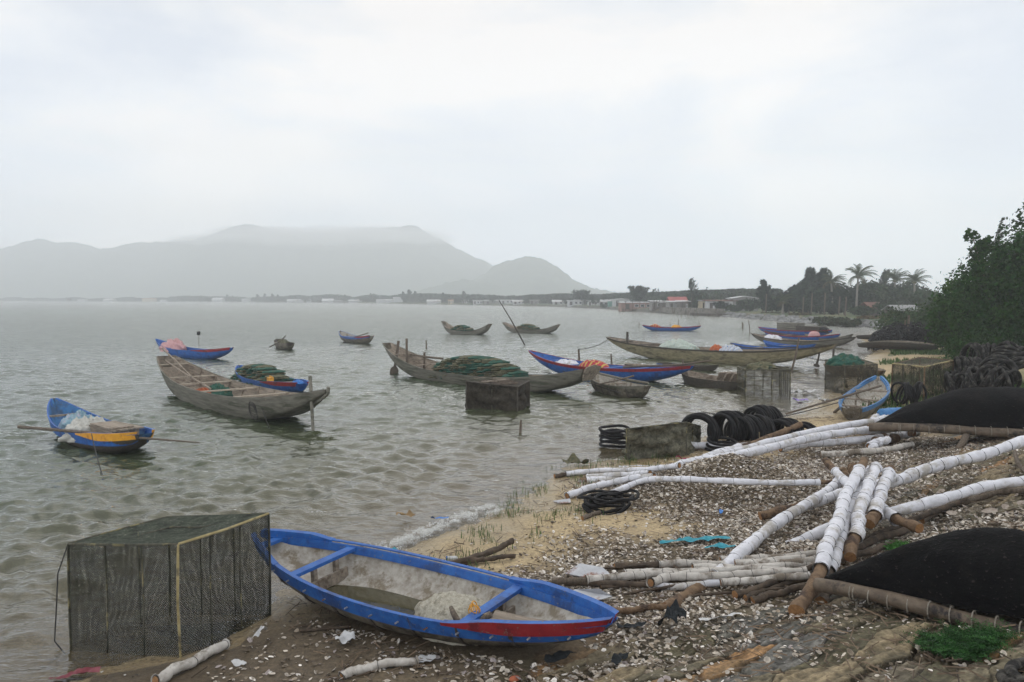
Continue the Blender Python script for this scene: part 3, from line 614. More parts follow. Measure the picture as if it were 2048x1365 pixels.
bt('redrail', 'moored_boat', 'long bright blue boat with a dark red rail carrying a red and yellow bundle', D(1058, 701, 34.2), D(1387, 732, 28.3), 1.6, .44, kd=-.16, outer='blue', inner='blue', rail='red', railh=.10, railw=.035, ew=(.05, .05), tip=(.14, .14), pk=2.5, thwarts=(.2, .35, .55, .7), thm='blue', ribs=4, ribm='blue', floor=.12)
bt('skiff', 'wooden_skiff', 'small grey skiff with whitish inside, moored at the bow of the net laden boat', D(1184, 744, 27.4), D(1296, 772, 24.2), 1.05, .33, bands=6, kd=-.12, outer='tar', inner='ltin', rail='greyw', railh=.06, ew=(.12, .10), tip=(.3, .25), thwarts=(.4, .75), posts=(.4, .75), ribs=3, floor=.1)
bt('long', 'wooden_boat', 'very long yellowish grey boat carrying striped bundles, right of centre', D(1214, 674, 44.2), D(1672, 689, 34.8), 2.0, .60, kd=-.15, outer='ywood', inner='greyin', rail='dkwood', railh=.07, ew=(.10, .14), tip=(.16, .18), pk=2.6, thwarts=(.1, .2, .3, .55, .75, .88), thm='dkwood', ribs=6, prof=PROF_PLANK, floor=.15, ps=2.6, pb=3.2)
bt('lowA', 'wooden_boat', 'low dark slender boat with a pointed end, mostly behind the red railed boat', D(1249, 727, 35.6), D(1372, 741, 33.2), 1.0, .18, kd=-.12, outer='dkwood', inner='greyin', ew=(.04, .05), tip=(.15, .15), floor=.1, thwarts=(.4,))
bt('lowB', 'wooden_boat', 'low dark boat with a small blue tip behind the stern of the red railed boat', D(1314, 727, 35.8), D(1438, 730, 33.6), 1.1, .20, kd=-.12, outer='dkwood', inner='dkwood', ew=(.04, .05), tip=(.18, .2), floor=.1, panel=[('blue', .01, .18, .06, .01)])
bt('plank', 'wooden_boat', 'open brown grey boat with loose upright boards, left of the cage in the shallows', D(1368, 741, 29.6), D(1486, 764, 26.6), 1.2, .30, kd=-.12, outer='dkwood', inner='greyin', ew=(.15, .2), tip=(.25, .25), floor=.1, thwarts=(.3, .7), ribs=3, prof=PROF_PLANK)
bt('farblue', 'moored_boat', 'dark blue boat lying alone on the far water near the thin stakes', D(1284, 650, 77.5), D(1403, 651.5, 76), 1.4, .34, kd=-.12, outer='blue', inner='blue', rail='red', railh=.07, ew=(.05, .05), tip=(.2, .2), thwarts=(.4, .6), floor=.1)
G1 = 'boats drawn up side by side along the right shore'
bt('rA', 'moored_boat', 'farthest blue boat of the right shore row, with a grey crate on it', D(1517, 654, 71), D(1665, 660, 64), 1.6, .42, kd=-.12, outer='blue', inner='blue', rail='red', railh=.07, ew=(.05, .05), tip=(.22, .22), floor=.1, thwarts=(.3,), group=G1)
bt('rB', 'moored_boat', 'second blue boat of the right shore row, carrying a pink buoy', D(1528, 662, 61.5), D(1681, 668, 55.5), 1.5, .36, kd=-.12, outer='blue', inner='dkwood', rail='red', railh=.06, ew=(.05, .05), tip=(.2, .2), floor=.1, thwarts=(.3, .5), group=G1)
bt('rC', 'wooden_boat', 'long grey boat in the right shore row with a white heap near its left end', D(1503, 667, 55.5), D(1712, 674, 49.5), 1.6, .34, kd=-.12, outer='greyw', inner='greyin', rail='dkwood', railh=.05, ew=(.06, .06), tip=(.2, .2), floor=.1, thwarts=(.3, .5, .7), group=G1)
bt('rD', 'moored_boat', 'blue boat with a tan object in it, just beyond the very long boat', D(1527, 681, 50.0), D(1632, 688, 46.6), 1.3, .26, kd=-.12, outer='blue', inner='blue', ew=(.05, .05), tip=(.2, .2), floor=.1, thwarts=(.4, .6), group=G1)
bt('rE', 'moored_boat', 'blue boat half hidden behind the very long boat, left end of the row', D(1461, 686, 47.5), D(1600, 694, 44.2), 1.3, .28, kd=-.12, outer='blue', inner='blue', rail='dkwood', railh=.05, ew=(.05, .05), tip=(.2, .2), floor=.1, thwarts=(.4,), group=G1)
bt('rF', 'wooden_boat', 'grey boat tip showing behind the right end of the shore row', D(1610, 668, 58.5), D(1706, 668, 54.5), 1.3, .30, kd=-.12, outer='greyw', inner='greyin', ew=(.05, .05), tip=(.2, .2), floor=.1, group=G1)
def gz(px, py): return G(px, py).z
zb = .28
bt('ashore1', 'wooden_boat', 'black sided boat with pale planks aground in front of the dark tyre dump', D(1714, 688, 46.5), D(1880, 691, 43.2), 1.2, .42, z0=zb, kd=-.03, outer='dkwood', inner='greyin', ew=(.04, .06), tip=(.2, .22), thwarts=(.3, .6), thm='greyin', rail='greyw', railh=.04)
bt('ashore2', 'wooden_boat', 'brown boat end poking out left of the dark tyre dump', D(1712, 672, 56), D(1822, 676, 53), 1.2, .34, z0=zb, kd=-.03, outer='dkwood', inner='greyin', ew=(.05, .05), tip=(.2, .2))
bt('tipc', 'wooden_boat', 'brown pointed boat end sticking out behind the left shore cage', D(1649, 727, 33.4), D(1770, 742, 30.2), 1.2, .38, z0=.0, kd=-.08, outer='bark', inner='greyin', ew=(.05, .05), tip=(.22, .22), floor=.1)
bt('bluesm', 'rowing_boat', 'light blue rimmed rowing boat aground in front of the shore cages', D(1757, 753, 24.0), D(1703, 817, 19.3), 1.02, .38, z0=.10, kd=-.02, outer='tar', inner='ltin', rail='blue2', railh=.10, ew=(.04, .22), tip=(.25, .35), thwarts=(.30, .66, .9), posts=(.66,), ribs=2, inpaint=('blue2', .06), panel=[('blue2', .01, .18, .05, .02)], pb=2.6)
bt('tarpb', 'covered_boat', 'boat under a bright blue cover beside the right hand bush', D(1824, 656, 66), D(1880, 655, 64), 1.3, .5, z0=tz(33, 65), kd=0, outer='blue', inner='blue', ew=(.2, .2), tip=(.5, .5), ps=4)

# the two upturned black hulls on the stone bank
def upturned(label, A, B, width, height, seed, ties=11, rr=.052, hook=True):
    A = Vector(A); B = Vector(B); dv = B-A; L = dv.length; ex = dv.normalized()

    c = (A+B)/2; root = empty('upturned_boat', (c.x, c.y, tz(c.x, c.y)), 0, label, 'boat', 'upturned black boats on the stone bank')
    ey = Vector((-ex.y, ex.x, 0)).normalized()
    if ey.y < 0: ey = -ey
    ez = Vector((0, 0, 1)); off = root.location.copy(); n, k = 90, 30; rows = []
    for i in range(n):
        t = i/(n-1); q = max(1-abs(2*t-1)**2.2, 0); w_ = .015+width/2*q**.85; h_ = .02+height*q**1.15; row = []
        for j in range(k):
            a = math.pi*j/(k-1); y = -math.cos(a)*w_; z = math.sin(a)**.75*h_
            nzv = float((vn(np.array(t*44+seed), np.array(j*.55), seed)-.5)*.02+(vn(np.array(t*9), np.array(j*.2), seed)-.5)*.05)*min(1, q*3)
            row.append(tuple(A+dv*t+ey*(w_+y)+ez*(z+nzv+.02)-off))
        rows.append(row)
    MB().grid(rows if ey.cross(ex).z > 0 else [list(reversed(r_)) for r_ in rows]).build('hull', M['black'], root, smooth=True)
    pts = [A+dv*t+ez*(-.03)-ey*.03+ez*.02*math.sin(t*9) for t in np.linspace(-.02, 1.0, 14)]
    MB().tube([p-off for p in pts], [rr*(1+.08*math.sin(i*2.1)) for i in range(14)], 12).build('rim_pole', M['bamboo'], root, smooth=True)
    q = MB()
    for i in range(ties):
        t = .10+.88*i/ties; p = A+dv*t-ez*.03-ey*.03-off
        if i == 0: q.torus(p+ex*.035, ex, rr+.006, .006, 16, 6)
        q.torus(p, ex+ey*.1, rr+.007, .006, 16, 6)
    q.build('lashing', M['rope'], root)
    if not hook: return root
    q = MB(); p = A+dv*.11-ez*.08-off
    q.tube([p, p+Vector((0, 0, -.14)), p+Vector((-.005, -.01, -.22)), p+Vector((-.04, -.02, -.27)), p+Vector((-.085, -.02, -.25)), p+Vector((-.1, -.02, -.19))], .010, 7)
    q.build('rope_hook', M['rope'], root); MB().tube([p+Vector((.09, 0, 0)), p+Vector((.10, 0, -.10)), p+Vector((.085, 0, -.19))], [.012, .012, .02], 6).build('rope_knot', M['dkwood'], root)
    return root

a_ = D(1648, 1163, 6.95); b_ = D(2048, 1252, 5.75)
upturned('black tarred upturned hull nearest the viewer, hook dangling from its lashed rim pole', a_, a_+(b_-a_)*1.75, .95, .52, 3, ties=15, rr=.060)
a_ = D(1748, 851, 15.4); b_ = D(2048, 862, 14.3)
upturned('black upturned hull farther up the stone bank, below the heap of tyres', a_, a_+(b_-a_)*1.75, 1.5, .66, 8, ties=15, rr=.085, hook=False)
# prop under the far hull
pr = D(1935, 866, 14.75); g_ = G(1915, 900)
tag(MB().tube([pr, pr+(g_-pr)*.5+Vector((.02, 0, 0)), g_], [.07, .06, .05], 8).build('prop_log', M['post'], smooth=True), 'short crooked log propping up the far upturned hull', 'log')

# fan shaped bow board of the net laden boat and nail heads on the beached one
rt, lc, L_, a_ = BO['bignet']; q = MB(); x = L_/2+.02; zt_ = 1.02
pts = [(x-.16, -.20, zt_-.50), (x-.16, .20, zt_-.50), (x+.02, .36, zt_-.22), (x+.12, .33, zt_-.05), (x+.15, 0, zt_+.02), (x+.12, -.33, zt_-.05), (x+.02, -.36, zt_-.22)]
q.add([p for p in pts]+[(p[0]-.05, p[1], p[2]) for p in pts], [tuple(range(7)), tuple(range(13, 6, -1))]+[(i, i+7, (i+1) % 7+7, (i+1) % 7) for i in range(7)])
q.build('bow_board', M['greyin'], rt)
rt, lc, L_, a_ = BO['fore']; q = MB()
Ri = (Matrix.Rotation(a_, 3, 'Z') @ Matrix.Rotation(rt.rotation_euler.x, 3, 'X')).transposed()
for k in range(13):
    t = .10+.83*k/12; p = Ri @ (lc(t, -1.0, -.07, 'sheer')-rt.location); q.tube([p+Vector((0, .01, 0)), p+Vector((0, -.030, 0))], .008, 7)
q.build('nail_heads', M['metal'], rt)

# ---------------------------------------------------------------- net cages
def cage(label, P4, h, netm, pole, r=.012, ribs=2, sag=.03, topm=None, accent=None, tops=None, lump=0.0, rungs=()):
    """P4: four base corners (world), going round. Frame poles and net panels are parts."""
    P4 = [Vector(p) for p in P4]; c = sum(P4, Vector())/4; root = empty('net_cage', c, 0, label, 'cage')
    b = [p-c for p in P4]; t = [p-c+Vector((0, 0, (h if not tops else tops[i]))) for i, p in enumerate(P4)]
    for i in range(4):
        j = (i+1) % 4
        for nm, a, e in (('corner_pole', b[i], t[i]), ('top_pole', t[i], t[j])):
            m_ = M[pole]
            if accent and (nm, i) in accent: m_ = M[accent[(nm, i)]]
            a = Vector(a); e = Vector(e); md = (a+e)/2+Vector((random.uniform(-1, 1), random.uniform(-1, 1), random.uniform(-1, .5)))*.012*h
            MB().tube([a, a+(md-a)*.5, md, md+(e-md)*.5, e], [r, r*1.12, r*.95, r*1.1, r], 7).build(nm, m_, root)
        # side panel
        n = 14; rows = []; nrm = Vector(((b[j]-b[i]).y, -(b[j]-b[i]).x, 0)).normalized()
        for k in range(n+1):
            row = []
            for l in range(n+1):
                u, v = l/n, k/n; lo = b[i]+(b[j]-b[i])*u; hi = t[i]+(t[j]-t[i])*u; p = lo+(hi-lo)*v
                p = p-nrm*sag*math.sin(math.pi*u)*math.sin(math.pi*min(1, v*1.05))*h*1.2+nrm*.01
                if lump: p = p-nrm*lump*(float(fbm(np.array(u*5+i*3), np.array(v*4), 13+i, 3))-.5)*4*math.sin(math.pi*u)**.3
                if v == 0: p.z -= .02+.02*math.sin(u*9)
                row.append(p)
            rows.append(row)
        q = MB(); q.grid(rows); W_ = (b[j]-b[i]).length; o = None; uvs = [(l/n*W_, k/n*h) for k in range(n+1) for l in range(n+1)]
        d_ = {tuple(v): uvs[x] for x, v in enumerate(q.v)}
        q.build('side_net', M[netm], root, smooth=True, uv=lambda v, d_=d_: d_[v])
        for k in range(ribs):
            u = (k+1)/(ribs+1); a = b[i]+(b[j]-b[i])*u; e = t[i]+(t[j]-t[i])*u
            MB().tube([a-nrm*.012, (a+e)/2-nrm*.02, e-nrm*.012], r*.62, 6).build('net_rib', M['dpole'], root)
    for v in rungs:
        for i in range(4):
            j = (i+1) % 4; a = b[i]+(t[i]-b[i])*v; e = b[j]+(t[j]-b[j])*v; MB().tube([a, (a+e)/2, e], r*.55, 5).build('cross_rung', M['dpole'], root)
    n = 12; rows = [[(t[0]+(t[1]-t[0])*(l/n))*(1-k/n)+(t[3]+(t[2]-t[3])*(l/n))*(k/n)+Vector((0, 0, -sag*h*1.2*math.sin(math.pi*l/n)*math.sin(math.pi*k/n)+.004)) for l in range(n+1)] for k in range(n+1)]
    q = MB(); q.grid(rows); d_ = {tuple(v): (v[0], v[1]) for v in q.v}
    q.build('top_net', M[topm or netm], root, smooth=True, uv=lambda v: (v[0], v[1]))
    q = MB(); rows = [[(b[0]+(b[1]-b[0])*(l/n))*(1-k/n)+(b[3]+(b[2]-b[3])*(l/n))*(k/n)+Vector((0, 0, .01)) for l in range(n+1)] for k in range(n+1)]
    q.grid(rows); q.build('bottom_net', M[netm], root, uv=lambda v: (v[0], v[1]))
    return root, [v+c for v in t]
cg, T1 = cage('large black net cage with yellow bamboo corner, standing in the shallows beside the beached boat', [(-2.86, 6.72, -.02), (-2.36, 7.62, .0), (-3.44, 7.86, -.1), (-3.95, 6.98, -.1)], 1.02, 'net1', 'dpole', .011, 2, .03, topm='net1t',
     accent={('corner_pole', 0): 'ybamboo', ('top_pole', 0): 'ybamboo'})
q = MB(); a = (T1[0]+T1[3])/2
q.tube([a+Vector((.05, .25, .01)), a+Vector((.25, .45, .02)), a+Vector((.48, .50, .0)), a+Vector((.66, .62, .01))], [.004, .010, .008, .004], 7)
tag(q.build('net_scrap', M['dpole'], smooth=True), 'dark bunched strip of netting lying on top of the large net cage', 'net')
lp = T1[3]; tag(MB().tube([lp, lp+Vector((-.07, -.05, -.25)), lp+Vector((-.09, -.06, -.6)), lp+Vector((-.10, -.08, -.85)), lp+Vector((.02, -.1, -.98))], .006, 6).build('cage_rope', M['drope']), 'dark rope hanging down the outer left corner of the large net cage', 'rope')
def box4(px, py, Y, wd, dp, az, z=0.0):
    c = D(px, py, Y); c.z = z; a = Vector((math.cos(az), math.sin(az), 0)); b = Vector((-math.sin(az), math.cos(az), 0))
    return [c-a*wd/2-b*dp/2, c+a*wd/2-b*dp/2, c+a*wd/2+b*dp/2, c-a*wd/2+b*dp/2]
c2, T2 = cage('solid dark weed grown cage in the water in front of the net laden boat', [(-1.28, 22.3, -.15), (.15, 21.7, -.15), (.50, 22.9, -.15), (-1.0, 23.5, -.15)], .84, 'net4', 'dkwood', .02, 1, .03, lump=.10, tops=[.92, .84, .88, .78])
c3, T3 = cage('square mesh cage in the shallows with brown cloth on its top', box4(1526, 790, 25.6, 1.38, 1.2, R(-4), -.1), .96, 'net3', 'dpole', .018, 4, .02, rungs=(.33, .66))
c4, T4 = cage('wide net cage on the shore behind the light blue rowing boat', [(10.45, 24.9, .0), (11.5, 25.0, .05), (12.0, 27.5, .05), (10.9, 27.6, .0)], .98, 'net2', 'dpole', .02, 1, .02)
c5, T5 = cage('tall brown net cage on the shore with a lone small tyre bundle in front', [(11.65, 24.3, .05), (11.85, 22.8, .08), (13.5, 24.3, .15), (13.3, 25.9, .12)], 1.06, 'net2', 'bark', .022, 2, .03, lump=.05, accent={('top_pole', 0): 'ybamboo', ('top_pole', 1): 'ybamboo'})
a4 = [G(1253, 921), G(1372, 912), G(1400, 890), G(1275, 894)]
c6, T6 = cage('crushed mossy net cage leaning on the shore under a bent white pole', a4, .62, 'moss', 'dpole', .012, 1, .14, tops=[.60, .66, .40, .36], lump=.16)

# ---------------------------------------------------------------- soft heaps
def mound(name, label, cat, loc, rx, ry, rz, az, m_, seed=1, rough=.27, folds=8, parent=None, group=None, sq=1.0):
    n, k = 54, 22; rows = []
    for j in range(k+1):
        e = math.pi/2*j/k; row = []
        for i in range(n+1):
            a = 2*math.pi*(i % n)/n; f = 1+rough*2*(float(fbm(np.array(math.cos(a)*folds*.5+7), np.array(math.sin(a)*folds*.5+e*folds*.6), seed, 4))-.5)
            x = math.cos(a)*math.cos(e)**sq*rx*f; y = math.sin(a)*math.cos(e)**sq*ry*f; z = math.sin(e)*rz*(1+rough*3*(float(fbm(np.array(x*folds/rx+3), np.array(y*folds/ry), seed+9, 3))-.5))
            row.append((x, y, z))
        rows.append(row)
    q = MB(); q.grid(rows); o = q.build(name, m_ if not isinstance(m_, str) else M[m_], parent, smooth=True)
    o.location = loc; o.rotation_euler = (0, 0, az)
    if not parent: tag(o, label, cat, group)
    return o
def netpile(label, bk, t0, t1, wd, ht, cols, layers, seed, mats=('gnet', 'knet'), z=.02, group=None):
    root, loc, L, az = BO[bk]; rr = random.Random(seed); q = MB()
    for i in range(cols):
        t = t0+(t1-t0)*(i+.5)/cols; env = math.sin(math.pi*(.12+.80*(i+.5)/cols))**.6; nl = max(2, round(layers*env*rr.uniform(.85, 1.1)))
        for l in range(nl):
            w_ = wd/2*(1.05-.5*(l/nl)**2)*rr.uniform(.80, 1.1); c = Vector((L*(t-.5)+rr.uniform(-.05, .05), rr.uniform(-.06, .06), z+.10+ht*env*(l+.5)/nl)); lx = L*(t1-t0)/cols*.66*rr.uniform(.8, 1.3); lz = ht*env/nl*.72
            nn, kk = 16, 7; rows = []
            for j in range(kk+1):
                e = -math.pi/2+math.pi*j/kk
                rows.append([(c.x+math.cos(2*math.pi*k/nn)*math.cos(e)**.6*lx*(1+.12*rr.uniform(-1, 1)), c.y+math.sin(2*math.pi*k/nn)*math.cos(e)**.6*w_*(1+.05*rr.uniform(-1, 1)), c.z+math.sin(e)*lz*(1+.45*rr.uniform(-1, 1))-.25*abs(math.sin(2*math.pi*k/nn))**3*lz*2.2) for k in range(nn)])
                rows[-1].append(rows[-1][0])
            q.grid(rows, 0 if rr.random() < .42 else 1)
    o = q.build('fishing_net', [M[m_] for m_ in mats], None, smooth=True); o.location = root.location; o.rotation_euler = root.rotation_euler
    return tag(o, label, 'net', group)
netpile('huge stacked pile of green and khaki nets in the long grey boat', 'bignet', .34, .72, 1.5, .88, 13, 13, 1)
netpile('rounded heap of dark green nets in the short blue and red boat', 'netb', .12, .68, 1.2, .60, 8, 10, 2)
netpile('net heap in the left one of the two far upturned grey boats', 'upA', .22, .60, 1.15, .66, 6, 7, 3)
netpile('net heap in the right one of the two far upturned grey boats', 'upB', .28, .62, 1.15, .66, 6, 7, 4)
def inboat(bk, t, y, z=0, rel='floor'): return BO[bk][1](t, y, z, rel)
def az(bk): return BO[bk][3]
mound('cloth_bundle', 'pink cloth bundle in the bow of a blue boat', 'bundle', inboat('pinkb', .24, 0, .15), .95, .55, .62, az('pinkb'), 'pink', 5)
mound('net_bundle', 'light blue netting heaped in the mustard patched boat', 'net', inboat('mustard', .32, 0, .02), .62, .42, .42, az('mustard'), 'ltblue', 6)
mound('sack', 'pale sack slumped over the side of the mustard patched boat', 'sack', inboat('mustard', .50, -.25, .02), .55, .50, .42, az('mustard')+.3, 'sack', 7)
q = MB(); p = inboat('mustard', .70, 0, .24)
q.box((0, 0, 0), (1.05, .55, .20)); q.box((.02, .03, .12), (1.12, .60, .03), .05); q.box((-.03, -.04, .155), (1.0, .5, .025), -.04)
o = q.build('plank_box', M['greyin']); o.location = p; o.rotation_euler = (0, 0, az('mustard')); tag(o, 'low box of grey planks in the stern of the mustard patched boat', 'box')
mound('net_heap', 'pale net heap with small floats in the beached boat', 'net', inboat('fore', .63, -.05, .0), .44, .36, .27, az('fore'), 'bnet', 8, .10)
mound('net_bundle', 'green net bunched in the big bare grey boat', 'net', inboat('grey', .36, .25, .02), .55, .4, .32, az('grey'), 'gnet', 9)
mound('life_vest', 'orange bundle on the floor of the big bare grey boat', 'bundle', inboat('grey', .35, -.2, .02), .45, .3, .24, az('grey'), 'orange', 10)
mound('cloth_bundle', 'green and white striped cover over cargo in the very long boat', 'bundle', inboat('long', .36, 0, .25), 1.15, .55, .55, az('long'), 'striped', 11, .22, 6)
mound('cloth_bundle', 'blue and white striped bundle towards the right end of the very long boat', 'bundle', inboat('long', .60, 0, .25), .65, .5, .42, az('long'), 'bstriped', 12, .22, 6)
mound('cloth_bundle', 'orange bundle beside the striped covers in the very long boat', 'bundle', inboat('long', .535, .1, .30), .4, .4, .36, az('long'), 'orange', 13, .2, 4)
mound('cloth_bundle', 'red and yellow patterned bundle in the red railed boat', 'bundle', inboat('redrail', .44, 0, .14), .75, .45, .40, az('redrail'), 'flower', 14, .12, 5)
mound('plastic_sheet', 'pale plastic sheet spilling inside the red railed boat', 'sheet', inboat('redrail', .26, 0, .12), .8, .4, .34, az('redrail'), 'wrap', 15, .2, 6)
mound('white_heap', 'white heap in the long grey boat of the right shore row', 'bundle', inboat('rC', .22, 0, .1), .8, .45, .42, az('rC'), 'wrap', 16, .2, 6)
mound('buoy', 'pink round buoy in the second blue boat of the right shore row', 'buoy', inboat('rB', .68, 0, .2), .42, .42, .44, 0, 'pink', 17, .02, 2, sq=.6)
mound('net_bundle', 'teal net bundle in the farthest blue boat of the shore row', 'net', inboat('rA', .88, 0, .25), .7, .5, .38, az('rA'), 'rubber', 18)
mound('cloth_bundle', 'red bundle in the dark blue boat on the far water', 'bundle', inboat('farblue', .22, 0, .1), .6, .35, .38, az('farblue'), 'flower', 31)
mound('cloth_bundle', 'yellow bundle in the dark blue boat on the far water', 'bundle', inboat('farblue', .58, 0, .12), .5, .35, .32, az('farblue'), 'yellow', 32)
mound('cover', 'bright blue cover draped over the boat beside the bush', 'cover', inboat('tarpb', .5, 0, .2), 1.25, .7, .45, az('tarpb'), 'tarp', 33, .06, 4, sq=.6)
mound('net_bundle', 'brown net scraps filling the tiny brown boat', 'net', inboat('tiny', .45, 0, .12), .9, .36, .32, az('tiny'), 'knet', 34, .25)
mound('cloth', 'brown cloth draped on the mesh cage in the shallows', 'cloth', (T3[0]+T3[1]+T3[2]+T3[3])/4+Vector((-.1, -.1, .0)), .5, .45, .20, .3, 'knet', 35, .25, 7)
mound('net_bundle', 'teal net bundle on top of the wide shore cage', 'net', (T4[0]+T4[3])/2+Vector((.1, -.6, -.02)), .6, .42, .32, .2, 'gnet', 36)
def crate(label, p, s, m_, az_=0):
    q = MB(); x, y, z = s; e = .04
    for k in range(5):
        zz = z*(k+.5)/5
        q.box((0, -y/2, zz), (x, .025, z/5-.02)); q.box((0, y/2, zz), (x, .025, z/5-.02)); q.box((-x/2, 0, zz), (.024, y-.03, z/5-.02)); q.box((x/2, 0, zz), (.024, y-.03, z/5-.02))
    for sx in (-1, 1):
        for sy in (-1, 1): q.box((sx*(x/2-.03), sy*(y/2-.03), z/2), (.05, .05, z))
    q.box((0, 0, z+.01), (x+.03, y+.03, .02)); o = q.build('crate', M[m_]); o.location = p; o.rotation_euler = (0, 0, az_); return tag(o, label, 'crate')
crate('pale grey slatted crate on the farthest blue boat of the shore row', inboat('rA', .46, 0, .18), (2.1, 1.0, .75), 'greyw', az('rA'))
crate('dark slatted crate right of the pale one on the farthest blue boat', inboat('rA', .72, 0, .15), (2.4, 1.0, .55), 'dkwood', az('rA'))
q = MB(); q.box((0, 0, .12), (.22, .16, .24)); q.tube([(-.05, 0, .25), (-.05, 0, .29), (.05, 0, .29), (.05, 0, .25)], .014, 6); q.tube([(.08, .03, .24), (.08, .03, .28)], .02, 8)
o = q.build('jerrycan', M['yellow']); o.location = inboat('netb', .70, -.62, .10); o.rotation_euler = (0, 0, az('netb')); tag(o, 'yellow jerrycan in the short blue and red boat', 'jerrycan')
mound('cloth', 'bright blue cloth tied at the stern of the short net filled boat', 'cloth', inboat('netb', .93, 0, -.06, 'sheer'), .26, .2, .16, az('netb'), 'tarp', 41, .25, 5)
# inside the beached boat
q = MB(); q.tube([(0, 0, 0), (.10, 0, .0), (.20, 0, 0), (.30, 0, 0)], [.02, .042, .042, .02], 12); o = q.build('bottle', M['yellow'], smooth=True)
p = inboat('fore', .655, -.48, .14); o.location = p; o.rotation_euler = (0, .1, az('fore')+.15); tag(o, 'yellow plastic bottle beside the net in the beached boat', 'bottle')
p = inboat('fore', .70, -.60, .15, 'floor'); q = MB(); q.tube([Vector((-.16, .05, .12)), Vector((-.10, 0, .11)), Vector((-.02, -.03, .05)), Vector((.02, .02, .02)), Vector((.12, .08, .06)), Vector((.22, .12, .12))], [.018, .024, .03, .034, .03, .022], 9)
o = q.build('anchor_hook', M['post'], smooth=True); o.location = p; o.rotation_euler = (0, 0, az('fore')); tag(o, 'grey crooked wooden anchor by the thwart of the beached boat', 'anchor')
q = MB(); 
for k, a in enumerate((0, .6, 1.2, 2.0)): q.torus((.02, 0, .07+.01*k), (math.sin(a), math.cos(a), .3), .05, .005, 14, 5)
o = q.build('yellow_cord', M['yellow']); o.location = p+Vector((.08, .04, .06)); tag(o, 'yellow cord tied round the thwart of the beached boat', 'cord')
for i, (t, y, z, a, l, wd) in enumerate(((.70, .30, .17, 1.9, .75, .11), (.735, .10, .08, 2.35, .8, .12), (.80, -.05, .10, .35, .55, .2))):
    q = MB(); q.box((0, 0, 0), (l, wd, .022)); q.box((l*.1, 0, .024), (l*.5, wd*.7, .012), .1); o = q.build('loose_plank', M['greyin']); o.location = inboat('fore', t, y, z); o.rotation_euler = (.12*(i-1), .13, az('fore')+a)
    tag(o, ('long split plank leaning out of the beached boat by its net heap', 'loose plank under the right thwart of the beached boat', 'short broad board lying right of the thwart in the beached boat')[i], 'plank')
# rain water lying in the beached boat
root, loc, L, a_ = BO['fore']; q = MB(); rows = []
ts = np.linspace(.15, .60, 16); m_w = mat('bilge_water', (.06, .055, .03), (.09, .08, .045), 3, .06, spec=.5)
rows = [[loc(t, y*.66*(math.sin(math.pi*(t-.13)/.49)**.18), .06) for y in np.linspace(-1, 1, 9)] for t in ts]
for r_ in rows:
    for v in r_: v.z = float(loc(.60, 0, .015).z)
tag(q.grid(rows).build('puddle', m_w), kind='structure')
# loose boards standing in the open brown boat
for i, (t, a) in enumerate(((.66, .5), (.74, .75), (.82, 1.0))):
    q = MB(); q.box((0, 0, .22), (.05, .55, .5)); o = q.build('loose_board', M['greyin']); o.location = inboat('plank', t, 0, .05); o.rotation_euler = (0, .5, az('plank')+.2*i); tag(o, ('left', 'middle', 'right')[i]+' one of three boards standing upright in the open brown boat', 'board')

# ---------------------------------------------------------------- oars, rods, stakes and lines
def stick(name, label, cat, pts, r, m_='post', n=7, group=None, blade=None):
    pts = [Vector(p) for p in pts]; o0 = pts[0].copy(); K = len(pts); rs = r if isinstance(r, (list, tuple)) else [r]*K
    if blade is None:
        o = MB().tube([p-o0 for p in pts], rs, n).build(name, M[m_], smooth=True); o.location = o0; return tag(o, label, cat, group)
    root = empty(name, o0, 0, label, cat, group); MB().tube([p-o0 for p in pts], rs, n).build('shaft', M[m_], root, smooth=True)
    d_ = (pts[-1]-pts[-2]).normalized(); q = MB(); e = pts[-1]-o0; s_ = d_.cross(Vector((0, 1, 0))); s_ = s_.normalized() if s_.length > .1 else Vector((1, 0, 0)); L_, W_ = blade
    prof = [(0, .25), (.12, .7), (.3, 1), (.8, .95), (1, .5)]
    vs = []
    for (x, w_) in prof:
        for sy in (-1, 1):
            for h in (-.008, .008): vs.append(e+d_*(x*L_)+s_*(sy*w_*W_/2)+d_.cross(s_)*h)
    fs = []
    for k in range(len(prof)-1):
        a = k*4; b = a+4; fs += [(a, a+2, b+2, b), (a+1, b+1, b+3, a+3), (a, b, b+1, a+1), (a+2, a+3, b+3, b+2)]
    fs += [(0, 1, 3, 2), (len(vs)-4, len(vs)-2, len(vs)-1, len(vs)-3)]
    q.add(vs, fs).build('blade', M[m_], root); return root
DD = D
stick('pole', 'long brown pole lying across the stern of the mustard patched boat', 'pole', [DD(37, 854, 17.2), DD(180, 866, 16.0), DD(290, 877, 15.3), DD(400, 886, 15.0)], [.035, .03, .022, .012], 'post')
stick('mast_rod', 'thin long rod leaning out of the open water in the centre', 'rod', [DD(1050, 691, 52), DD(1022, 640, 51.6), DD(998, 601, 51.2)], [.05, .04, .025], 'dkwood')
stick('stake', 'short forked wooden stake in the shallows in front of the weed grown cage', 'stake', [Wp(1040, 876, -.1)-Vector((0, 0, .1)), DD(1041, 858, 18.4), DD(1042, 840, 18.4)], [.03, .035, .02], 'post')
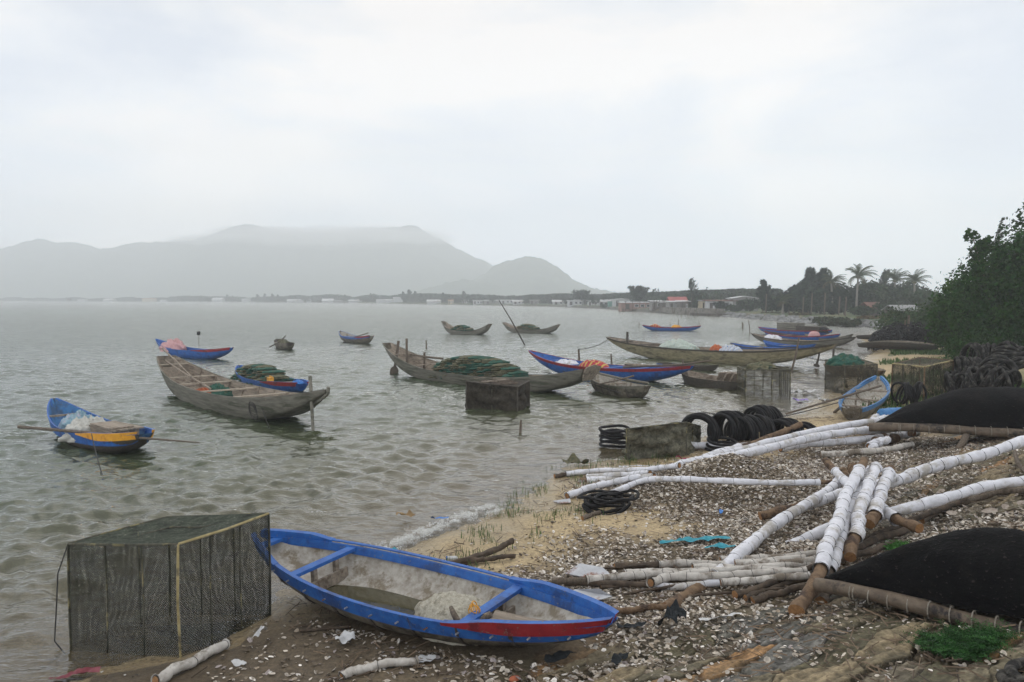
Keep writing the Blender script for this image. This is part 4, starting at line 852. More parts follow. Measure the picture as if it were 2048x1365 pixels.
SK = [('thin stake beyond the bow of the long net laden boat', 852, 681, 697, .05), ('dark mooring post with a line beside the blue bow of the red railed boat', 1157, 699, 730, .06), ('thin post standing behind the patterned bundle', 1222, 708, 741, .045),
      ('thin post behind the right end of the red railed boat', 1365, 718, 750, .05), ('tall slanting pole crossing the bow of the very long boat', 1585, 747, 747, .05), ('tall thin stake left of the right shore row', 1500, 640, 668, .045),
      ('dark thick stake in open water left of the shore row', 1485, 645, 658, .10), ('thin stake right of the dark blue boat', 1357, 639, 650, .05), ('short thin stake left of the dark blue boat', 1278, 645, 655, .05), ('short stake close behind the dark blue boat', 1340, 645, 652, .05), ('thin stake behind the right tip of the dark blue boat', 1398, 643, 650, .05),
      ('post in front of the dark tyre dump, right one', 1814, 631, 691, .09), ('thinner leaning post left of the post by the dark tyre dump', 1805, 640, 688, .06)]
for i, (lb, px, yt, yb, r_) in enumerate(SK):
    if i == 4: b = Wp(1582, 747, -.1); t = DD(1598, 676, b.y)
    elif i >= 11: b = G(px, yb); t = DD(px+(4 if i == 11 else 6), yt, b.y)
    else: b = Wp(px, yb, 0); t = DD(px-(3 if i == 5 else 0), yt, b.y); b.z -= .15
    stick('stake', lb, 'stake', [b, (b+t)/2+Vector((.03, 0, 0)), t], [r_, r_*.9, r_*.75], 'post')
rr = random.Random(5)
for i in range(26):
    px = rr.uniform(1195, 1440); sy = np.interp(px, [1195, 1250, 1370, 1440], [617.5, 622.5, 629.5, 633])+rr.uniform(2, 9); b = Wp(px, sy, -.1); 
    stick('thin_stake', 'thin stick standing in the water along the far village shore', 'stake', [b, b+Vector((rr.uniform(-.2, .2), 0, rr.uniform(.7, 1.5)))], .045, 'post', 5, 'thin sticks in the water off the village')
b = Wp(398, 710, 0); stick('flag_stake', 'thin rod topped with a small black box behind the blue boat with the pink bundle', 'marker', [b, DD(397, 672, b.y)], .015, 'rope')
t = DD(397, 667, b.y); tag(MB().box(t, (.14, .14, .2)).build('marker_box', M['rubber']), 'small black box on the tip of the thin rod far left', 'box')
p1 = DD(620, 753, 18.9); p2 = DD(627, 878, 18.4); p2.z = min(p2.z, -.05)
stick('steering_oar', 'upright steering oar at the stern of the big bare grey boat', 'oar', [p1, p1+(p2-p1)*.6, p2], [.045, .04, .035], 'greyw', blade=(.35, .22))
stick('pole', 'pale pole lying lengthwise in the big bare grey boat', 'pole', [DD(325, 698, 27.8), DD(352, 722, 26.4), DD(384, 756, 24.6), DD(421, 778, 22.8)], .03, 'greyin')
stick('pole', 'second pale pole in the bow of the big bare grey boat', 'pole', [DD(330, 721, 27.0), DD(360, 741, 25.3), DD(378, 753, 24.4)], .028, 'greyin')
stick('oar', 'oar laid in the small blue boat far out', 'oar', [DD(706, 676, 55.5), DD(737, 666, 55.0)], .04, 'post')
stick('oar', 'dark oar sticking out of the tiny brown boat', 'oar', [DD(538, 695, 49), DD(560, 684, 49.4), DD(571, 672, 49.8)], .035, 'dkwood')
stick('steering_oar', 'upright steering oar at the high left end of the net laden boat', 'oar', [DD(797, 682, 33.0), DD(793, 715, 33.0), DD(790, 733, 33.0)], [.06, .06, .06], 'post', blade=(.5, .35))
stick('oar', 'oar resting on the left part of the net laden boat', 'oar', [DD(822, 709, 31.2), DD(850, 714, 30.6), DD(886, 718, 30.0)], .04, 'post')
stick('post', 'short crooked post in the left part of the net laden boat', 'post', [inboat('bignet', .23, 0, .0), inboat('bignet', .235, 0, .85)], .045, 'post')
stick('post', 'square post at the left end of the net laden boat', 'post', [inboat('bignet', .13, 0, .2), inboat('bignet', .128, 0, 1.35)], .05, 'post')
stick('oar', 'slim oar crossing the grey skiff to the left', 'oar', [DD(1193, 770, 25.4), DD(1230, 762, 25.4), DD(1268, 752, 25.4)], [.022, .025, .03], 'post')
stick('oar', 'pale oar lying along the far side of the grey skiff', 'oar', [DD(1185, 744, 27), DD(1240, 757, 26), DD(1297, 767, 25.2)], .04, 'greyw')
stick('oar', 'long oar lying over the stern of the red railed boat', 'oar', [inboat('redrail', .62, 0, .35), DD(1360, 730, 28.6), DD(1424, 721, 28.2)], [.045, .04, .03], 'post')
stick('oar', 'slim oar crossing the light blue rowing boat', 'oar', [DD(1572, 828, 19.6), DD(1690, 793, 20.2), DD(1762, 772, 21.5)], [.025, .03, .03], 'post')
stick('post', 'short leaning stick by the light blue rowing boat bow', 'stick', [G(1668, 826), G(1684, 812, .2)], .04, 'post')
stick('rudder', 'hanging rudder frame below the right tip of the very long boat', 'rudder', [DD(1640, 700, 35.3), DD(1637, 716, 35.2), DD(1634, 728, 35.2)], [.04, .04, .06], 'dkwood', blade=(.15, .28))
stick('post', 'dark post in the water by the right tip of the very long boat', 'post', [DD(1668, 688, 36.5), DD(1666, 722, 36.3), DD(1664, 726, 36.3)], .05, 'dkwood')
stick('post', 'small upright peg on the left end of the very long boat', 'post', [inboat('long', .11, 0, .5), inboat('long', .11, 0, 1.15)], .07, 'dkwood')
def line(label, a, b, sag=.3, r=.012, m_='drope', n=14, nm='mooring_line'):
    a = Vector(a); b = Vector(b); pts = [a+(b-a)*(i/n)-Vector((0, 0, sag*4*(i/n)*(1-i/n))) for i in range(n+1)]
    o = MB().tube([p-a for p in pts], r, 5).build(nm, M[m_]); o.location = a; return tag(o, label, 'rope')
line('mooring line from the bow of the skiff across the water to the tyre heap', DD(1290, 795, 24.6), G(1500, 836, .1), .1, .016)
line('thin line from the very long boat down to the dark mooring post', DD(1157, 699, 37), DD(1216, 680, 43.6), .12, .018)
line('mooring line hanging from the right end of the net laden boat over the skiff', DD(1125, 742, 25.8), DD(1292, 796, 24.5), .12, .013)
line('rope hanging from the stern quarter of the big bare grey boat into the water', DD(519, 800, 20.0), DD(560, 892, 17.9), .15, .011, 'drope')
line('rope trailing from the mustard patched boat into the water', DD(183, 868, 15.4), DD(213, 972, 13.3), .10, .010, 'drope')
line('thin tow line from the bow of the black sided boat on the right', DD(1580, 705, 36.5), DD(1700, 722, 34), .15, .015)
line('dark line along the sand from the rowing boat bow to the tyre heap', G(1695, 800, .1), G(1560, 835, .03), .02, .014)
line('bow rope of the pink bundle boat hanging into the water', DD(312, 682, 44), DD(305, 705, 43.5), .0, .014, 'rope')
# coil hung on the grey boat
q = MB(); pc = DD(505, 812, 19.45)
for k in range(5): q.torus((0.01*k, -.02*k, -.04*k), (.3+.1*k, 1, .1), .07+.012*k, .009, 20, 5, squash=1.7)
o = q.build('rope_coil', M['drope']); o.location = pc; tag(o, 'dark rope coil hanging on the side of the big bare grey boat', 'rope')

q = MB(); tc_ = (T2[0]+T2[1]+T2[2]+T2[3])/4; r_ = random.Random(8)
for k in range(9): q.box((r_.uniform(-.6, .6), r_.uniform(-.3, .3), .015+.012*k), (r_.uniform(.2, .5), r_.uniform(.06, .12), .012), r_.uniform(-.5, .5))
o = q.build('wood_scraps', M['greyin']); o.location = tc_+Vector((0, 0, .01)); tag(o, 'scraps of flat wood lying on the weed grown cage', 'wood', kind='stuff')
mound('weed_mat', 'brown weed mat covering the top of the weed grown cage', 'weed', tc_-Vector((0, 0, .06)), .72, .5, .12, -.3, 'dkbark', 55, .3, 8)

# ---------------------------------------------------------------- tyres
tyre_me = []
for k in range(4):
    q = MB(); q.torus((0, 0, 0), (0, 1, 0), .305, .034, 32, 8, wob=.03, seed=k)
    o = q.build('tyre', M['rubber' if k < 2 else 'rubberb'], smooth=True); tyre_me.append(o.data); bpy.data.objects.remove(o)
tyre_n = 0
def tyre(p, az_, tilt, scl, kind, label, group, sq=1.0, roll=0.0):
    global tyre_n
    o = bpy.data.objects.new('tyre', tyre_me[kind]); sc.collection.objects.link(o); o.location = p
    o.rotation_euler = (tilt, roll, az_); o.scale = (scl, scl, scl*sq); tag(o, label, 'tyre', group); tyre_n += 1; return o
def bundle(c, az_, Rw, n, sp, label, kinds=(0, 1), tilt=0.0, jit=.05, seed=0, sq=1.0, arc=0.0):
    """n tyres side by side along their common axle; az_ = direction the axle points"""
    r_ = random.Random(seed); c = Vector(c); d_ = Vector((math.cos(az_), math.sin(az_), 0))
    for i in range(n):
        s = (i-(n-1)/2)
        rad = Rw*(1+r_.uniform(-.09, .05)); p = c+d_*s*sp+Vector((r_.uniform(-1, 1)*jit*.4, r_.uniform(-1, 1)*jit*.4, r_.uniform(-1, 1)*jit*.5))
        tyre(p, az_-math.pi/2+r_.uniform(-.12, .12)+arc*s, tilt+r_.uniform(-.10, .10), rad/.34, r_.choice(kinds), label, label, sq, r_.uniform(0, 6))
gA = 'black tyre in the near shore heap, '
def gp(px, py, Yv): return DD(px, py, Yv)
bundle(gp(1400, 862, 16.4), R(-116), .37, 9, .045, gA+'round bundle facing the viewer', seed=1)
bundle(gp(1455, 860, 16.9), R(-140), .39, 12, .045, gA+'second bundle from the left', seed=2)
bundle(gp(1508, 866, 16.8), R(-165), .37, 13, .045, gA+'third bundle from the left', tilt=.15, seed=3)
bundle(gp(1527, 846, 17.8), R(-155), .39, 13, .048, gA+'topmost bundle at the back', tilt=.1, seed=4)
bundle(gp(1480, 866, 17.6), R(-150), .33, 8, .05, gA+'small bundle in the gap', seed=5)
bundle(gp(1568, 872, 17.0), R(-140), .36, 11, .048, gA+'bundle behind the brown log end', tilt=.1, seed=6)
bundle(gp(1608, 876, 17.2), R(-125), .34, 10, .052, gA+'lowest bundle at its right end', tilt=.25, seed=7)
c = gp(1442, 888, 15.9)
for i in range(3): tyre(c+Vector((.02*i, .03*i, .07*i-.1)), .3*i, math.pi/2+.06*i, .95, 0, gA+'lying flat in front', gA+'lying flat in front')
c = Wp(1229, 893, 0)
for i in range(5): tyre(c+Vector((.02*(i % 2), .03*(i % 3), .05+.078*i)), i*.7, math.pi/2+rr.uniform(-.08, .08), .98, i % 2, 'black tyre in the short stack standing in water by the crushed cage', 'short tyre stack in the water')
# heap on the bank, right
gB = 'scuffed tyre in the big right heap, '
kb = (2, 3)
bundle(gp(1925, 775, 22.0), R(150), .42, 12, .055, gB+'front left bundle', kb, seed=11, tilt=-.35)
bundle(gp(1985, 768, 21.6), R(140), .50, 13, .06, gB+'wide front bundle', kb, seed=12, tilt=-.45)
bundle(gp(1935, 742, 24.0), R(165), .42, 12, .055, gB+'bundle at the left edge', kb, seed=13, tilt=.1)
bundle(gp(1995, 745, 22.6), R(-115), .50, 9, .055, gB+'bundle showing its round opening', kb, seed=14, tilt=.55)
bundle(gp(1965, 716, 25.5), R(170), .46, 12, .07, gB+'standing bundle at the top', kb, seed=15, tilt=.05, arc=.08)
bundle(gp(2020, 716, 25.0), R(-90), .55, 9, .055, gB+'flat bundle at the top right', kb, seed=16, tilt=1.2)
bundle(gp(2050, 745, 23.5), R(-110), .5, 8, .055, gB+'bundle cut by the right edge', kb, seed=17, tilt=.6)
bundle(gp(1905, 765, 24.0), R(160), .36, 7, .055, gB+'small bundle low on the left', kb, seed=18, tilt=.2)
bundle(gp(1950, 760, 23.0), R(120), .40, 8, .055, gB+'bundle in the middle', kb, seed=19, tilt=-.2)
bundle(gp(1820, 789, 21.8), R(165), .34, 11, .05, 'black tyre in the lone small bundle before the tall shore cage', (0, 1), seed=20, tilt=-.35, arc=.06)
# dark dump of tyres and tubes on the far beach: far too many to tell apart
q = MB(); r_ = random.Random(9)
for i in range(520):
    t = r_.random(); px = 1748+150*t; Yb = 47+r_.random()*9; env = math.sin(math.pi*min(1, max(0, .06+.9*t)))**.6
    b = D(px, 690, Yb); b.z = tz(b.x, b.y)+r_.random()**1.5*1.05*env+.1
    q.torus(b, (r_.uniform(-1, 1), r_.uniform(-1, 1), r_.uniform(-.3, 1)), r_.uniform(.28, .42), .045, 12, 5, squash=r_.uniform(.6, 1))
tag(q.build('tyre_dump', M['rubber'], smooth=True), 'long low dump of dark tyres and tubes on the far beach', 'tyre heap', kind='stuff')
# flat pile of rubber hose
q = MB(); c = G(1222, 1018)
for i in range(8):
    q.torus(c+Vector((r_.uniform(-.12, .12), r_.uniform(-.1, .1), .04+.022*i)), (r_.uniform(-.12, .12), r_.uniform(-.12, .12), 1), r_.uniform(.22, .40), .024, 26, 7, squash=r_.uniform(.7, .95), wob=.06, seed=i)
tag(q.build('rubber_hose', M['rubber'], smooth=True), 'flat coil of black rubber tubing at the foot of the shell mound', 'tube')
q = MB(); c = G(2035, 1360); q.torus(c+Vector((.14, -.19, .04)), (.1, .2, 1), .30, .038, 30, 8); q.torus(c+Vector((.17, -.20, .10)), (.0, .1, 1), .29, .036, 30, 8)
tag(q.build('tyre_piece', M['rubberb'], smooth=True), 'crusted tyre at the bottom right corner below the fern', 'tyre')

# ---------------------------------------------------------------- poles
def smooth_pts(P, n):
    P = [Vector(p) for p in P]
    if len(P) == 2: return [P[0]+(P[1]-P[0])*(i/(n-1)) for i in range(n)]
    out = []; Q = [P[0]*2-P[1]]+P+[P[-1]*2-P[-2]]; S = len(P)-1
    for i in range(n):
        u = S*i/(n-1); k = min(int(u), S-1); f = u-k; a, b, c_, d_ = Q[k:k+4]
        out.append(.5*((2*b)+(c_-a)*f+(2*a-5*b+4*c_-d_)*f*f+(3*b-a-3*c_+d_)*f**3))
    return out
def pole(label, P, r, wr=None, wm='wrap', bk='bark', seed=0, group=None, tie=.27, name=None, cat='pole'):
    P = smooth_pts(P, 40); o0 = P[0].copy(); P = [p-o0 for p in P]; rn = random.Random(seed)
    jit = [Vector((rn.uniform(-1, 1), rn.uniform(-1, 1), rn.uniform(-1, 1)))*r*.10+Vector((math.sin(i_*.42+seed*2.3), math.cos(i_*.37+seed), math.sin(i_*.31+seed*1.3)))*r*.18 for i_ in range(len(P))]; P = [p+j for p, j in zip(P, jit)]
    rad = [r*(1+.10*math.sin(i*.9+seed)+rn.uniform(-.03, .03))*(1.05-.15*i/39) for i in range(40)]
    nm = name or ('wrapped_pole' if wr else 'log'); root = empty(nm, o0, 0, label, cat, group)
    MB().tube(P, rad, 12, bumps=.05, seed=seed, capm=1).build('bare_log', [M[bk], M['cut']], root, smooth=True)
    if wr:
        i0, i1 = int(wr[0]*39), int(wr[1]*39); n = (i1-i0)*3+1; W = []; Rr = []; seg = [P[i] for i in range(i0, i1+1)]
        L_ = sum((b-a).length for a, b in zip(seg[:-1], seg[1:])); nt_ = max(2, int(L_/tie))
        for k in range(n):
            u = k/(n-1)*(i1-i0); a = min(int(u), i1-i0-1); f = u-a; W.append(seg[a]+(seg[a+1]-seg[a])*f)
            ph = (k/(n-1)*nt_) % 1.0; puff = math.sin(math.pi*ph)**.6*(.4+.9*float(vn(np.array(k/(n-1)*nt_*.7), np.array(seed*1.7), 4)))
            base = rad[i0+a]+(rad[min(i0+a+1, 39)]-rad[i0+a])*f; e = min(k, n-1-k)
            Rr.append((base+.006)*(1.03+.035*puff)+(.012 if e == 0 else 0))
        MB().tube(W, Rr, 18, bumps=.06, seed=seed+5, cap=False).build('cloth_wrapping', M[wm], root, smooth=True)
        path = []; seam = None      # one cord: round the pole, then along it to the next turn
        for k in range(nt_+1):
            x = min(max((k+(rn.uniform(-.25, .25) if 0 < k < nt_ else 0))/nt_, .012), .988)*(n-1); a = min(int(x), n-2); p = W[a]; d_ = (W[a+1]-W[a]).normalized(); dd = (d_+Vector((rn.uniform(-.2, .2), rn.uniform(-.2, .2), rn.uniform(-.2, .2)))).normalized()
            sd = Vector((0, 0, -1)); sd = (sd-dd*sd.dot(dd)).normalized(); td = dd.cross(sd); R_ = Rr[a]+.0015
            path += [p+(sd*math.cos(t)+td*math.sin(t))*R_+dd*.004*t/6.28 for t in np.linspace(0, 2*math.pi, 15)]
        q = MB().tube(path, .0026 if r < .07 else .0042, 5)
        q.build('twine', M['twine'], root)
    return root
def GP(lst):
    return [G(x, y, z) for x, y, z in lst]
def DP(lst):
    return [D(x, y, Y_) for x, y, Y_ in lst]
# the crossing stack in the foreground
pole('long wrapped pole with a bare brown lower end, leftmost of the foreground stack', DP([(1330, 1224, 7.3), (1412, 1164, 8.0), (1500, 1090, 8.9), (1580, 1030, 9.9), (1650, 985, 10.8), (1692, 955, 11.5)]), .062, (.24, .93), seed=1)
pole('thick wrapped pole with a bare end lowest on the stone bank, front of the stack', DP([(1594, 1224, 6.75), (1640, 1142, 7.4), (1668, 1060, 8.3), (1694, 990, 9.3), (1727, 922, 10.4)]), .062, (.27, .93), seed=2)
pole('wrapped pole with a dark bare end tucked right behind the front one', DP([(1640, 1205, 7.1), (1661, 1142, 7.7), (1680, 1070, 8.5), (1712, 1000, 9.5), (1745, 940, 10.4)]), .060, (.25, 1.0), bk='dkbark', seed=3)
pole('wrapped pole ending in a pale cut face, centre of the foreground stack', DP([(1700, 1112, 8.0), (1713, 1062, 8.5), (1726, 1000, 9.3), (1752, 935, 10.3)]), .062, (.24, 1.0), seed=4)
pole('short wrapped pole whose round cut face points at the viewer, right in the stack', DP([(1740, 1050, 8.8), (1752, 1020, 9.1), (1762, 985, 9.7), (1780, 938, 10.5)]), .066, (.22, .95), seed=5)
pole('wrapped pole with both brown ends bare, running down right under the stack', DP([(1838, 1060, 8.7), (1790, 1034, 9.2), (1735, 995, 10.2), (1690, 962, 11.0), (1652, 922, 11.7)]), .055, (.24, .88), seed=6)
pole('wrapped pole from under the stack up the stone bank, lower of the two at right', DP([(1320, 1122, 9.0), (1440, 1113, 9.1), (1560, 1096, 9.25), (1650, 1064, 9.5), (1785, 1026, 9.6), (1900, 992, 9.7), (1960, 975, 9.8), (2060, 962, 9.8), (2150, 950, 9.8)]), .058, (.12, 1.0), seed=7)
pole('wrapped pole slanting up the stone bank, upper of the two at right', DP([(1770, 965, 11.2), (1850, 942, 11.4), (1950, 912, 11.7), (2060, 880, 12.0), (2200, 840, 12.4)]), .072, (.0, 1.0), seed=8)
pole('reddish barked log leading into a wrapped pole under the foreground stack', DP([(1518, 1031, 10.3), (1580, 1020, 10.4), (1640, 1000, 10.6), (1700, 985, 10.7), (1790, 955, 11.2)]), .058, (.42, 1.0), seed=9)
pole('short brown log end sticking up at the back of the foreground stack', DP([(1712, 948, 11.2), (1703, 930, 11.4)]), .07, seed=10)
pole('second short brown log end at the back, left of the tallest one', DP([(1662, 975, 11.2), (1690, 945, 11.6)]), .065, seed=11)
# the long poles lying across the shore
pole('longest wrapped pole sweeping over the shell mound towards the bank', DP([(1160, 965, 13.2), (1240, 960, 13.1), (1310, 948, 13.0), (1390, 926, 13.2), (1480, 909, 13.8), (1590, 882, 14.6), (1690, 866, 15.4), (1790, 858, 16.0)]), .068, (.04, 1.0), seed=12)
pole('wrapped pole passing just above the longest one, its left end hidden', DP([(1240, 941, 14.4), (1357, 934, 14.3), (1420, 915, 14.5), (1480, 900, 15.0), (1597, 870, 16.0), (1750, 843, 17.0), (1790, 834, 17.4)]), .068, (.0, 1.0), seed=13)
pole('wrapped pole lying closest behind the longest one near the bank', DP([(1560, 896, 14.9), (1640, 886, 15.3), (1750, 877, 15.7), (1835, 866, 16.2)]), .062, (.0, 1.0), seed=14)
pole('wrapped pole whose thick end turns into a bare brown trunk by the tyres', DP([(1205, 925, 15.4), (1240, 929, 15.2), (1310, 932, 14.9), (1390, 922, 14.9), (1450, 904, 15.2), (1484, 895, 15.6), (1540, 874, 16.2), (1600, 849, 16.9)]), .070, (.10, .70), seed=15)
pole('bent wrapped pole lying over the crushed mossy cage', DP([(1280, 866, 16.6), (1305, 872, 16.4), (1345, 890, 16.0), (1400, 892, 16.0), (1480, 893, 16.0), (1530, 888, 16.2)]), .066, (.0, 1.0), seed=16)
pole('thin wrapped pole with a dark pointed tip reaching into the water', GP([(1108, 953, .03), (1150, 946, .05), (1221, 941, .06), (1300, 938, .08), (1360, 932, .12)]), .036, (.17, 1.0), bk='dkbark', seed=17)
pole('thin wrapped pole in the shallows just below the pointed one', GP([(1172, 954, .04), (1255, 949, .06), (1300, 946, .10)]), .034, (.05, 1.0), seed=18)
pole('wrapped pole running down to the water, upper one of the forked pair', GP([(1134, 993, .05), (1193, 972, .06), (1255, 959, .08), (1310, 952, .14)]), .042, (.0, 1.0), seed=19)
pole('wrapped pole running level across the front of the shell mound', [G(1187, 1001, .05), G(1240, 980, .08), G(1290, 960, .10)]+DP([(1360, 959, 11.6), (1422, 961, 11.4), (1560, 965, 11.1), (1672, 964, 11.2)]), .035, (.0, .97), seed=20)
pole('wrapped pole lying low beside the shells under the far hull', GP([(1643, 910, .06), (1700, 906, .07), (1760, 901, .07), (1822, 890, .08)]), .050, (.0, 1.0), wm='dirtywrap', seed=21)
gS = 'short white wrapped pole ends jumbled below the far hull'
for i, pr in enumerate([((1738, 895), (1778, 877)), ((1745, 898), (1752, 880)), ((1790, 872), (1826, 868)), ((1720, 862), (1762, 828)), ((1735, 858), (1775, 832)), ((1752, 862), (1782, 838))]):
    pole('short white wrapped pole end in the jumble below the far hull', [G(*pr[0], .08), G(*pr[1], .22)], .065, (.0, .9), seed=30+i, group=gS)
pole('stubby dark log among the white pole ends below the far hull', [G(1740, 880, .1), G(1788, 878, .12)], .11, bk='bark', seed=40)
# dirty old poles lying flat in front
LO = [('weathered pole with a long dark tip, top left of the dirty pole pile', [(1228, 1134), (1340, 1128), (1440, 1128), (1610, 1118)], .28, 1, 'dirtywrap', .045),
 ('dirty wrapped pole with the longest grey bare end, left of the dirty pile', [(1105, 1163), (1200, 1158), (1317, 1149), (1400, 1146), (1625, 1128)], .18, 1, 'dirtywrap', .042),
 ('dirty wrapped pole in the middle of the flat pile', [(1300, 1165), (1340, 1156), (1420, 1152), (1500, 1149), (1612, 1141)], 0, 1, 'dirtywrap', .044),
 ('whitest pole at the lower edge of the dirty pile', [(1128, 1166), (1258, 1170), (1346, 1173), (1410, 1169), (1493, 1161), (1580, 1152)], .3, 1, 'wrap', .040),
 ('cream wrapped pole at the upper right of the dirty pile', [(1385, 1136), (1472, 1137), (1575, 1144), (1628, 1134)], 0, 1, 'dirtywrap', .045),
 ('cream wrapped pole above it near the stack, right side of the dirty pile', [(1470, 1128), (1540, 1126), (1632, 1122)], 0, 1, 'dirtywrap', .044),
 ('pale pole half hidden behind the slanting white pole', [(1440, 1120), (1540, 1116), (1640, 1108)], 0, 1, 'dirtywrap', .042),
 ('brown stained pole deep in the dirty pile', [(1250, 1146), (1360, 1143), (1480, 1140)], 0, 1, 'dirtywrap', .036),
 ('thin pole along the bottom right of the dirty pile', [(1440, 1166), (1520, 1160), (1620, 1150)], 0, 1, 'dirtywrap', .038)]
for i, (lb, pts, a, b, wm, r_) in enumerate(LO):
    pole(lb, [G(x, y, .05+.03*(i % 3)) for x, y in pts], r_*.74, (a, b), wm=wm, bk='dkbark' if i != 1 else 'post', seed=50+i, tie=.2)
for i, (lb, pts, r_, bk) in enumerate([('shell crusted dark pole below the dirty pile', [(1470, 1190, .05), (1531, 1172, .08), (1600, 1145, .09), (1640, 1130, .10)], .040, 'dkbark'),
 ('lowest shell crusted pole beside the front pole end', [(1506, 1200, .05), (1560, 1186, .06), (1622, 1170, .07)], .042, 'dkbark'),
 ('second shell crusted pole above the lowest one', [(1490, 1196, .04), (1550, 1176, .05), (1630, 1152, .06)], .034, 'dkbark'),
 ('reddish log lying right of the beached boat bow', [(1206, 1226, .04), (1288, 1217, .05), (1340, 1211, .05)], .034, 'bark'),
 ('dark wet log in the shadow under the foreground stack', [(1690, 1105, .08), (1750, 1080, .08), (1840, 1050, .08)], .05, 'dkbark'),
 ('second dark wet log under the foreground stack', [(1710, 1085, .1), (1780, 1060, .1), (1900, 1010, .08), (1960, 990, .05)], .045, 'dkbark'),
 ('third dark wet log low beside the green tuft', [(1660, 1125, .05), (1730, 1105, .06), (1800, 1085, .05)], .045, 'dkbark'),
 ('mossy old log running under the right hand wrapped pole', [(1840, 1040, .05), (1920, 1005, .06), (2000, 985, .07), (2080, 980, .07)], .055, 'post'),
 ('curved bare branch at the right edge above the shells', [(2030, 905, .05), (2038, 930, .08), (2060, 950, .1)], .03, 'post'),
 ('brown log lying by the bow of the light blue rowing boat', [(1655, 862, .06), (1720, 845, .07), (1760, 838, .08)], .06, 'bark'),
 ('driftwood trunk half buried in the sand behind the beached boat', [(848, 1143, .03), (900, 1130, .05), (960, 1112, .07), (1000, 1095, .08), (1026, 1083, .10)], .045, 'dkbark'),
 ('shorter driftwood branch forking right from the trunk', [(925, 1126, .04), (975, 1118, .05), (1030, 1112, .05)], .034, 'dkbark'),
 ('small dark branch near the rubber tubing', [(1165, 1037, .03), (1200, 1024, .04)], .03, 'post'),
 ('sandy stick below the hull of the beached boat', [(600, 1262, .02), (650, 1258, .02), (700, 1254, .03)], .014, 'dkbark')]):
    pole(lb, GP(pts), r_*(.85 if r_ > .03 else 1), seed=70+i, bk=bk, name='log' if r_ > .03 else 'stick', cat='log' if r_ > .03 else 'stick')
for i in range(9):
    x0 = 1180+i*22; y0 = 1132+((i*37) % 60); x1 = x0+170+((i*53) % 150); y1 = y0-6-((i*29) % 22)
    pole('slim dark stick lying among the dirty pole pile', GP([(x0, y0+6, .03), ((x0+x1)/2, (y0+y1)/2+4, .06), (x1, y1, .05)]), .013, seed=170+i, bk='dkbark', name='stick', cat='stick', group='slim sticks in the dirty pole pile')
pole('white wrapped pole lying against the bottom of the large net cage', GP([(312, 1362, .04), (350, 1340, .05), (400, 1315, .05), (452, 1288, .05)]), .034, (.0, 1.0), wm='dirtywrap', seed=90)
pole('torn white wrapped roll on the mud at the bottom edge', GP([(683, 1352, .03), (720, 1340, .04), (770, 1328, .04), (835, 1322, .04)]), .026, (.0, 1.0), wm='dirtywrap', seed=91, name='wrapped_pole')

# ---------------------------------------------------------------- shells and litter on the ground
SH = mat_col('oyster_shell', rough=.7, spec=.3, noise=.25, nscale=60, bump=.002, bscale=150)
def scatter(name, label, cat, X, Y, size, cols, colp, seed, lift=.0, cup=.28, elong=(.55, .9), tiltmax=.9, zfn=None, m_=None, kind='stuff'):
    rg = np.random.default_rng(seed); n = len(X); Z = ter(X, Y) if zfn is None else zfn; k = 7
    s = size[0]+(size[1]-size[0])*rg.random(n)**1.6
    a = rg.random(n)*6.283; el = elong[0]+(elong[1]-elong[0])*rg.random(n)
    tl = (rg.random(n)**1.3)*tiltmax; td = rg.random(n)*6.283
    nx = np.sin(tl)*np.cos(td); ny = np.sin(tl)*np.sin(td); nz = np.cos(tl)*np.where(rg.random(n) < .5, 1, -1)
    Nn = np.stack([nx, ny, nz], 1); ref = np.stack([np.cos(a), np.sin(a), np.zeros(n)], 1)
    U = ref-Nn*(ref*Nn).sum(1)[:, None]; U /= np.linalg.norm(U, axis=1)[:, None]; W_ = np.cross(Nn, U)
    P0 = np.stack([X, Y, Z+lift+s*.35*np.abs(np.sin(tl))+rg.random(n)*.012], 1)
    V = np.zeros((n, k+1, 3)); 
    for j in range(k):
        t = 2*math.pi*j/k; rj = s*(.82+.36*rg.random(n))*(1.25 if j == 0 else 1)
        V[:, j] = P0+U*(np.cos(t)*rj*.5)[:, None]+W_*(np.sin(t)*rj*.5*el)[:, None]+Nn*(rg.random(n)*s*.08)[:, None]
    V[:, k] = P0-Nn*(s*cup*.6)[:, None]
    base = (np.arange(n)*(k+1))[:, None]; tri = np.stack([np.stack([base[:, 0]+j, base[:, 0]+(j+1) % k, base[:, 0]+k], 1) for j in range(k)], 1).reshape(-1, 3)
    ci = rg.choice(len(cols), n, p=colp); C_ = np.array(cols)[ci]*(.7+.6*rg.random(n))[:, None]
    CC = np.repeat(C_[:, None], k+1, 1); CC[:, k] *= .75
    o = fast_mesh(name, V.reshape(-1, 3), tri, m_ or SH, CC.reshape(-1, 3)); return tag(o, label, cat, None, kind)
def in_boats(X, Y):
    m_ = np.zeros(len(X), bool)
    for k_, wd in (('fore', .40), ('bluesm', .45)):
        rt, lc, L_, a_ = BO[k_]; dx = X-rt.location.x; dy = Y-rt.location.y; u = dx*math.cos(a_)+dy*math.sin(a_); v = -dx*math.sin(a_)+dy*math.cos(a_)
        m_ |= (np.abs(u) < L_*.46) & (np.abs(v) < wd*(1-(2*np.abs(u)/L_)**3))
    return m_
rg = np.random.default_rng(12)
def field(n, box, dens):
    X = rg.uniform(box[0], box[1], n); Y = rg.uniform(box[2], box[3], n); Z, d, db, mr = ter(X, Y, True)
    nn = fbm(X*1.1, Y*1.1, 21, 4); k = rg.random(n) < np.clip(dens(X, Y, Z, d, db, mr, nn), 0, 1); return X[k], Y[k]
